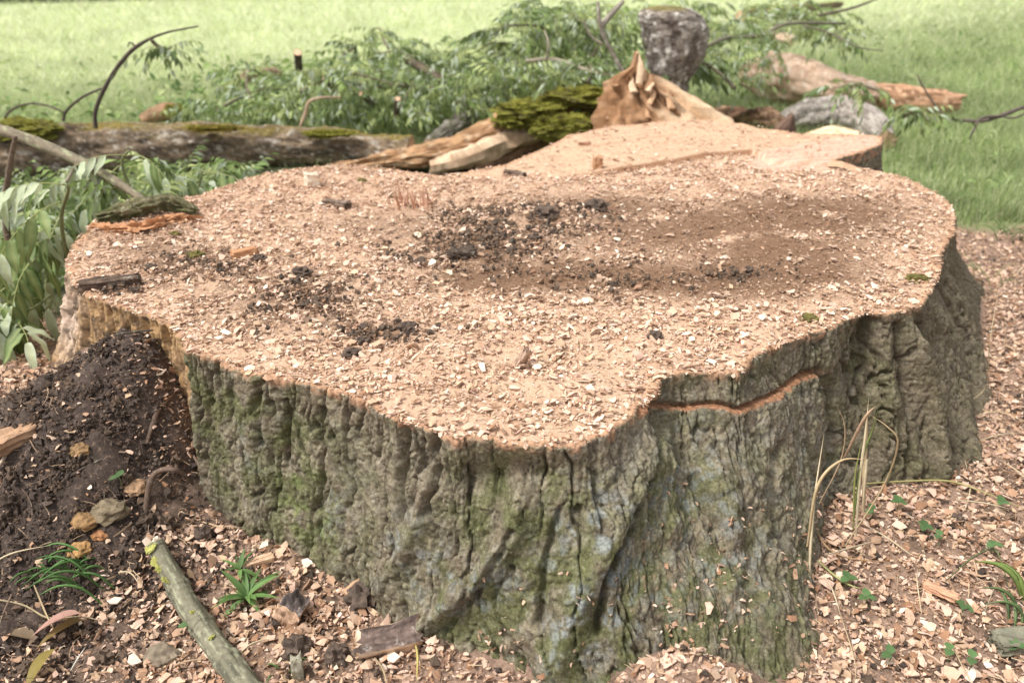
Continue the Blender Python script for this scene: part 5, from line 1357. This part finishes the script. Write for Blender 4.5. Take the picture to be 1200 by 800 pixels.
straws = [([(955,665),(985,690),(1010,700)], .006, (.42,.42,.18), 'greenish bent grass stalk lying near the foot of the dry clump'), ([(1010,575),(1060,572),(1110,572),(1150,585),(1215,612)], .006, (.42,.38,.16), 'long yellow-green stalk lying across the chips to the right edge'),
          ([(950,600),(960,640),(990,662),(1060,668)], .006, (.38,.24,.13), 'brown curved stalk winding through the chips'), ([(1150,530),(1120,470),(1105,430)], .004, (.6,.45,.28), 'short dry stalk leaning near the right foot of the stump'), ([(1130,480),(1160,450),(1165,380),(1172,330)], .004, (.62,.5,.32), 'thin dry stalk rising at the right side of the stump'),
          ([(1140,495),(1170,490),(1205,505)], .005, (.6,.46,.3), 'pale straw on the chips at the right edge'), ([(980,720),(1000,790),(990,830)], .004, (.60,.45,.28), 'pale straw near the bottom right of the stump'), ([(1110,760),(1130,800),(1150,830)], .004, (.6,.46,.3), 'straw at the bottom edge, right'),
          ([(-10,709),(30,718),(60,732),(100,732),(136,741)], .006, (.42,.33,.20), 'long pale curved stalk lying on the soil at the left edge'), ([(42,692),(58,730),(72,755)], .006, (.50,.38,.22), 'flat straw crossing under the long curved stalk'), ([(86,795),(95,780),(104,766)], .004, (.6,.56,.48), 'short grey straw at the bottom left'),
          ([(600,730),(625,765),(640,790),(660,800)], .004, (.20,.26,.08), 'green grass stem in the chips at the bottom middle'), ([(487,762),(490,780),(489,810)], .006, (.50,.42,.14), 'yellowish upright stem at the bottom edge below the bark'), ([(440,780),(450,795),(456,820)], .005, (.45,.34,.2), 'short tan stem under the split piece'),
          ([(1060,690),(1080,650),(1100,640)], .003, (.3,.2,.13), 'thin dark stem between clover leaves'), ([(1105,690),(1140,660),(1165,655),(1180,700),(1200,740)], .005, (.16,.20,.09), 'dark green bent stem at the right picture edge'), ([(1140,270),(1165,262),(1180,240),(1185,225)], .004, (.55,.48,.28), 'dry grass stem at the edge of the lawn')]
for pts, w, col, lab in straws:
    P3 = [gnd(u, v, .022 + (.05 if 'rising' in lab and i > 1 else 0)) for i, (u, v) in enumerate(pts)]
    if 'rising' in lab: P3 = [gnd(1130,480,.02), gnd(1150,470,.05), A(1160,400,1.9), A(1172,330,2.0)]
    e = empty('grass_stalk', P3[0]); tag(e, lab, 'grass stalk'); blade(e, np.array(P3[0]), P3, w, col, 'stalk')
rr = np.random.RandomState(91)
for k, (u, v, L_, a, lab) in enumerate([(1000,650,.16,.3,'dry straw lying just below the clump of dry grass'),(1035,640,.12,2.2,'short dry straw crossing the chips below the lying stalk'),(1075,700,.14,1.2,'dry straw pointing away beside the flat reddish chip'),(1150,600,.12,-.4,'dry straw just beneath the long yellow-green stalk'),
        (1160,700,.15,.9,'dry straw lying by the dark green bent stem'),(970,700,.10,1.6,'dry straw close to the bark foot on the right'),(1170,520,.13,.2,'dry straw on the chips right of the stump foot'),(1185,560,.10,1.9,'short dry straw near the right picture edge'),(300,770,.08,.6,'dry straw right of the lichen-covered branch'),(150,690,.10,-.5,'dry straw lying on dark soil right of the green tuft'),(20,640,.12,.5,'dry straw on the soil at the left picture edge')]):
    b = gnd(u, v, .02); d = np.array([math.cos(a), math.sin(a), 0]) * L_
    P3 = [b - d * .5, b + [rr.normal(0, .008), rr.normal(0, .008), .012], b + d * .5 + [0, 0, .008]]
    e = empty('straw', P3[0]); tag(e, lab, 'straw'); blade(e, np.array(P3[0]), P3, .0045, np.array((.66,.54,.36)) * rr.uniform(.7, 1.1), 'stalk', 12)
# fresh green grass tufts and weeds in front
def tuft(label, u, v, n, L_, w, col, seed, spread=.03, az=None):
    rr = np.random.RandomState(seed); b0 = gnd(u, v); e = empty('grass_tuft', b0); tag(e, label, 'grass tuft')
    for k in range(n):
        b = b0 + np.array([rr.normal(0, spread), rr.normal(0, spread), 0]); a = rr.uniform(0, 6.28) if az is None else rr.normal(az, .5); l = L_ * rr.uniform(.5, 1.1)
        d = np.array([math.cos(a), math.sin(a), 0])
        blade(e, b0, [b, b + d * l * .25 + [0, 0, l * .45], b + d * l * .6 + [0, 0, l * .6], b + d * l + [0, 0, l * .45]], w, np.array(col) * rr.uniform(.7, 1.3), n=10)
tuft('green grass tuft growing in the dark soil at the lower left', 108,672, 16, .11, .007, (.10,.20,.06), 1, az=3.6)
tuft('small second grass tuft just left of the larger one in the soil', 70,668, 7, .07, .006, (.09,.18,.05), 2)
tuft('few green blades among the chips at the bottom, left of the bark piece', 335,790, 6, .04, .005, (.12,.22,.06), 3, .01)
tuft('broad green blades entering at the right edge of the picture', 1200,705, 2, .10, .014, (.22,.30,.08), 4, .006, az=3.0)
tuft('narrow dark green blades at the lower right edge', 1195,730, 5, .10, .008, (.12,.18,.07), 5, .02, az=1.8)
tuft('grass tuft at the lawn edge behind the stump on the right', 1180,280, 14, .12, .006, (.12,.20,.06), 6, .05)
tuft('sparse grass at the right foot of the stump', 1150,330, 10, .14, .004, (.22,.26,.11), 7, .05)
weed('fresh green dandelion-like weed among the chips at the bottom left', gnd(290,705,.012), 17, .080, .013, (.13,.23,.065), 220, name='weed', up=1.1)
weed('small green weed just above the dandelion-like weed', gnd(282,672,.012), 8, .05, .010, (.13,.23,.065), 221, up=.9)
for k, (u, v, lab) in enumerate([(1080,628,'clover sprig with round leaves below the lying stalk'),(1098,640,'clover sprig right of the first, among pale chips'),(1020,610,'clover sprig at the foot of the dry grass clump'),(1012,712,'tiny clover left of centre in the ground chips on the right'),(990,690,'low clover close to the bark on the right'),
        (1125,722,'clover sprig beside the flat reddish chip'),(1110,775,'round-leaved clover at the bottom, right'),(1135,785,'second round-leaved clover at the bottom, right'),(1160,650,'pale clover by the dark bent stem'),(1050,600,'clover leaf near the long lying stalk'),(1040,780,'small clover at the bottom, left of the others'),(1185,770,'clover at the bottom right corner'),
        (225,745,'tiny green sprout next to the lichen branch'),(128,517,'bright green sprout beside the ochre stone'),(1170,600,'clover sprig close to the right edge')]):
    rr = np.random.RandomState(500 + k); b = gnd(u, v, .02); e = empty('clover', b); tag(e, lab, 'clover')
    V, Q, Tr, *_ = tube([np.array([0, 0, -.02]), np.array([.002, 0, .0]), np.array([0, 0, .012])], [.001] * 3, 5, 4); obj('stem', mesh('stem', V, Q, Tr, cols=np.tile((.2,.25,.1), (len(V), 1))), M['leaf'], e)
    for j in range(rr.randint(2, 5)):
        lv, lq = leaflet_geo(.022, .019, .2, .2, 5)
        obj('leaf', mesh('leaf', lv @ eul(2.1 * j + rr.uniform(-.4, .4), rr.uniform(-.1, .4), 0).T + [0, 0, .012], lq, cols=np.tile(np.array((.10,.18,.065)) * rr.uniform(.8, 1.3), (len(lv), 1)), smooth=True), M['leaf'], e)
# dead leaves bottom left
for k, (u, v, yw, col, lab) in enumerate([(82,745,2.2,(.24,.17,.06),'olive-brown dead leaf under the long curved stalk'),(55,785,2.9,(.26,.20,.05),'yellow-brown dead leaf at the bottom left'),(80,740,2.0,(.48,.28,.22),'pinkish dead leaf lying over the olive one'),(30,755,1.2,(.22,.16,.10),'curled dry brown leaf near the left edge')]):
    lv, lq = leaflet_geo(.085, .035, .5, .3, 8)
    o = obj('dead_leaf', mesh('dead_leaf', (lv - [0, .03, 0]) @ eul(yw, .1, .3).T, lq, cols=np.tile(col, (len(lv), 1)), smooth=True), M['leaf'], None, gnd(u, v, .028 + .012 * (k == 2))); tag(o, lab, 'dead leaf')
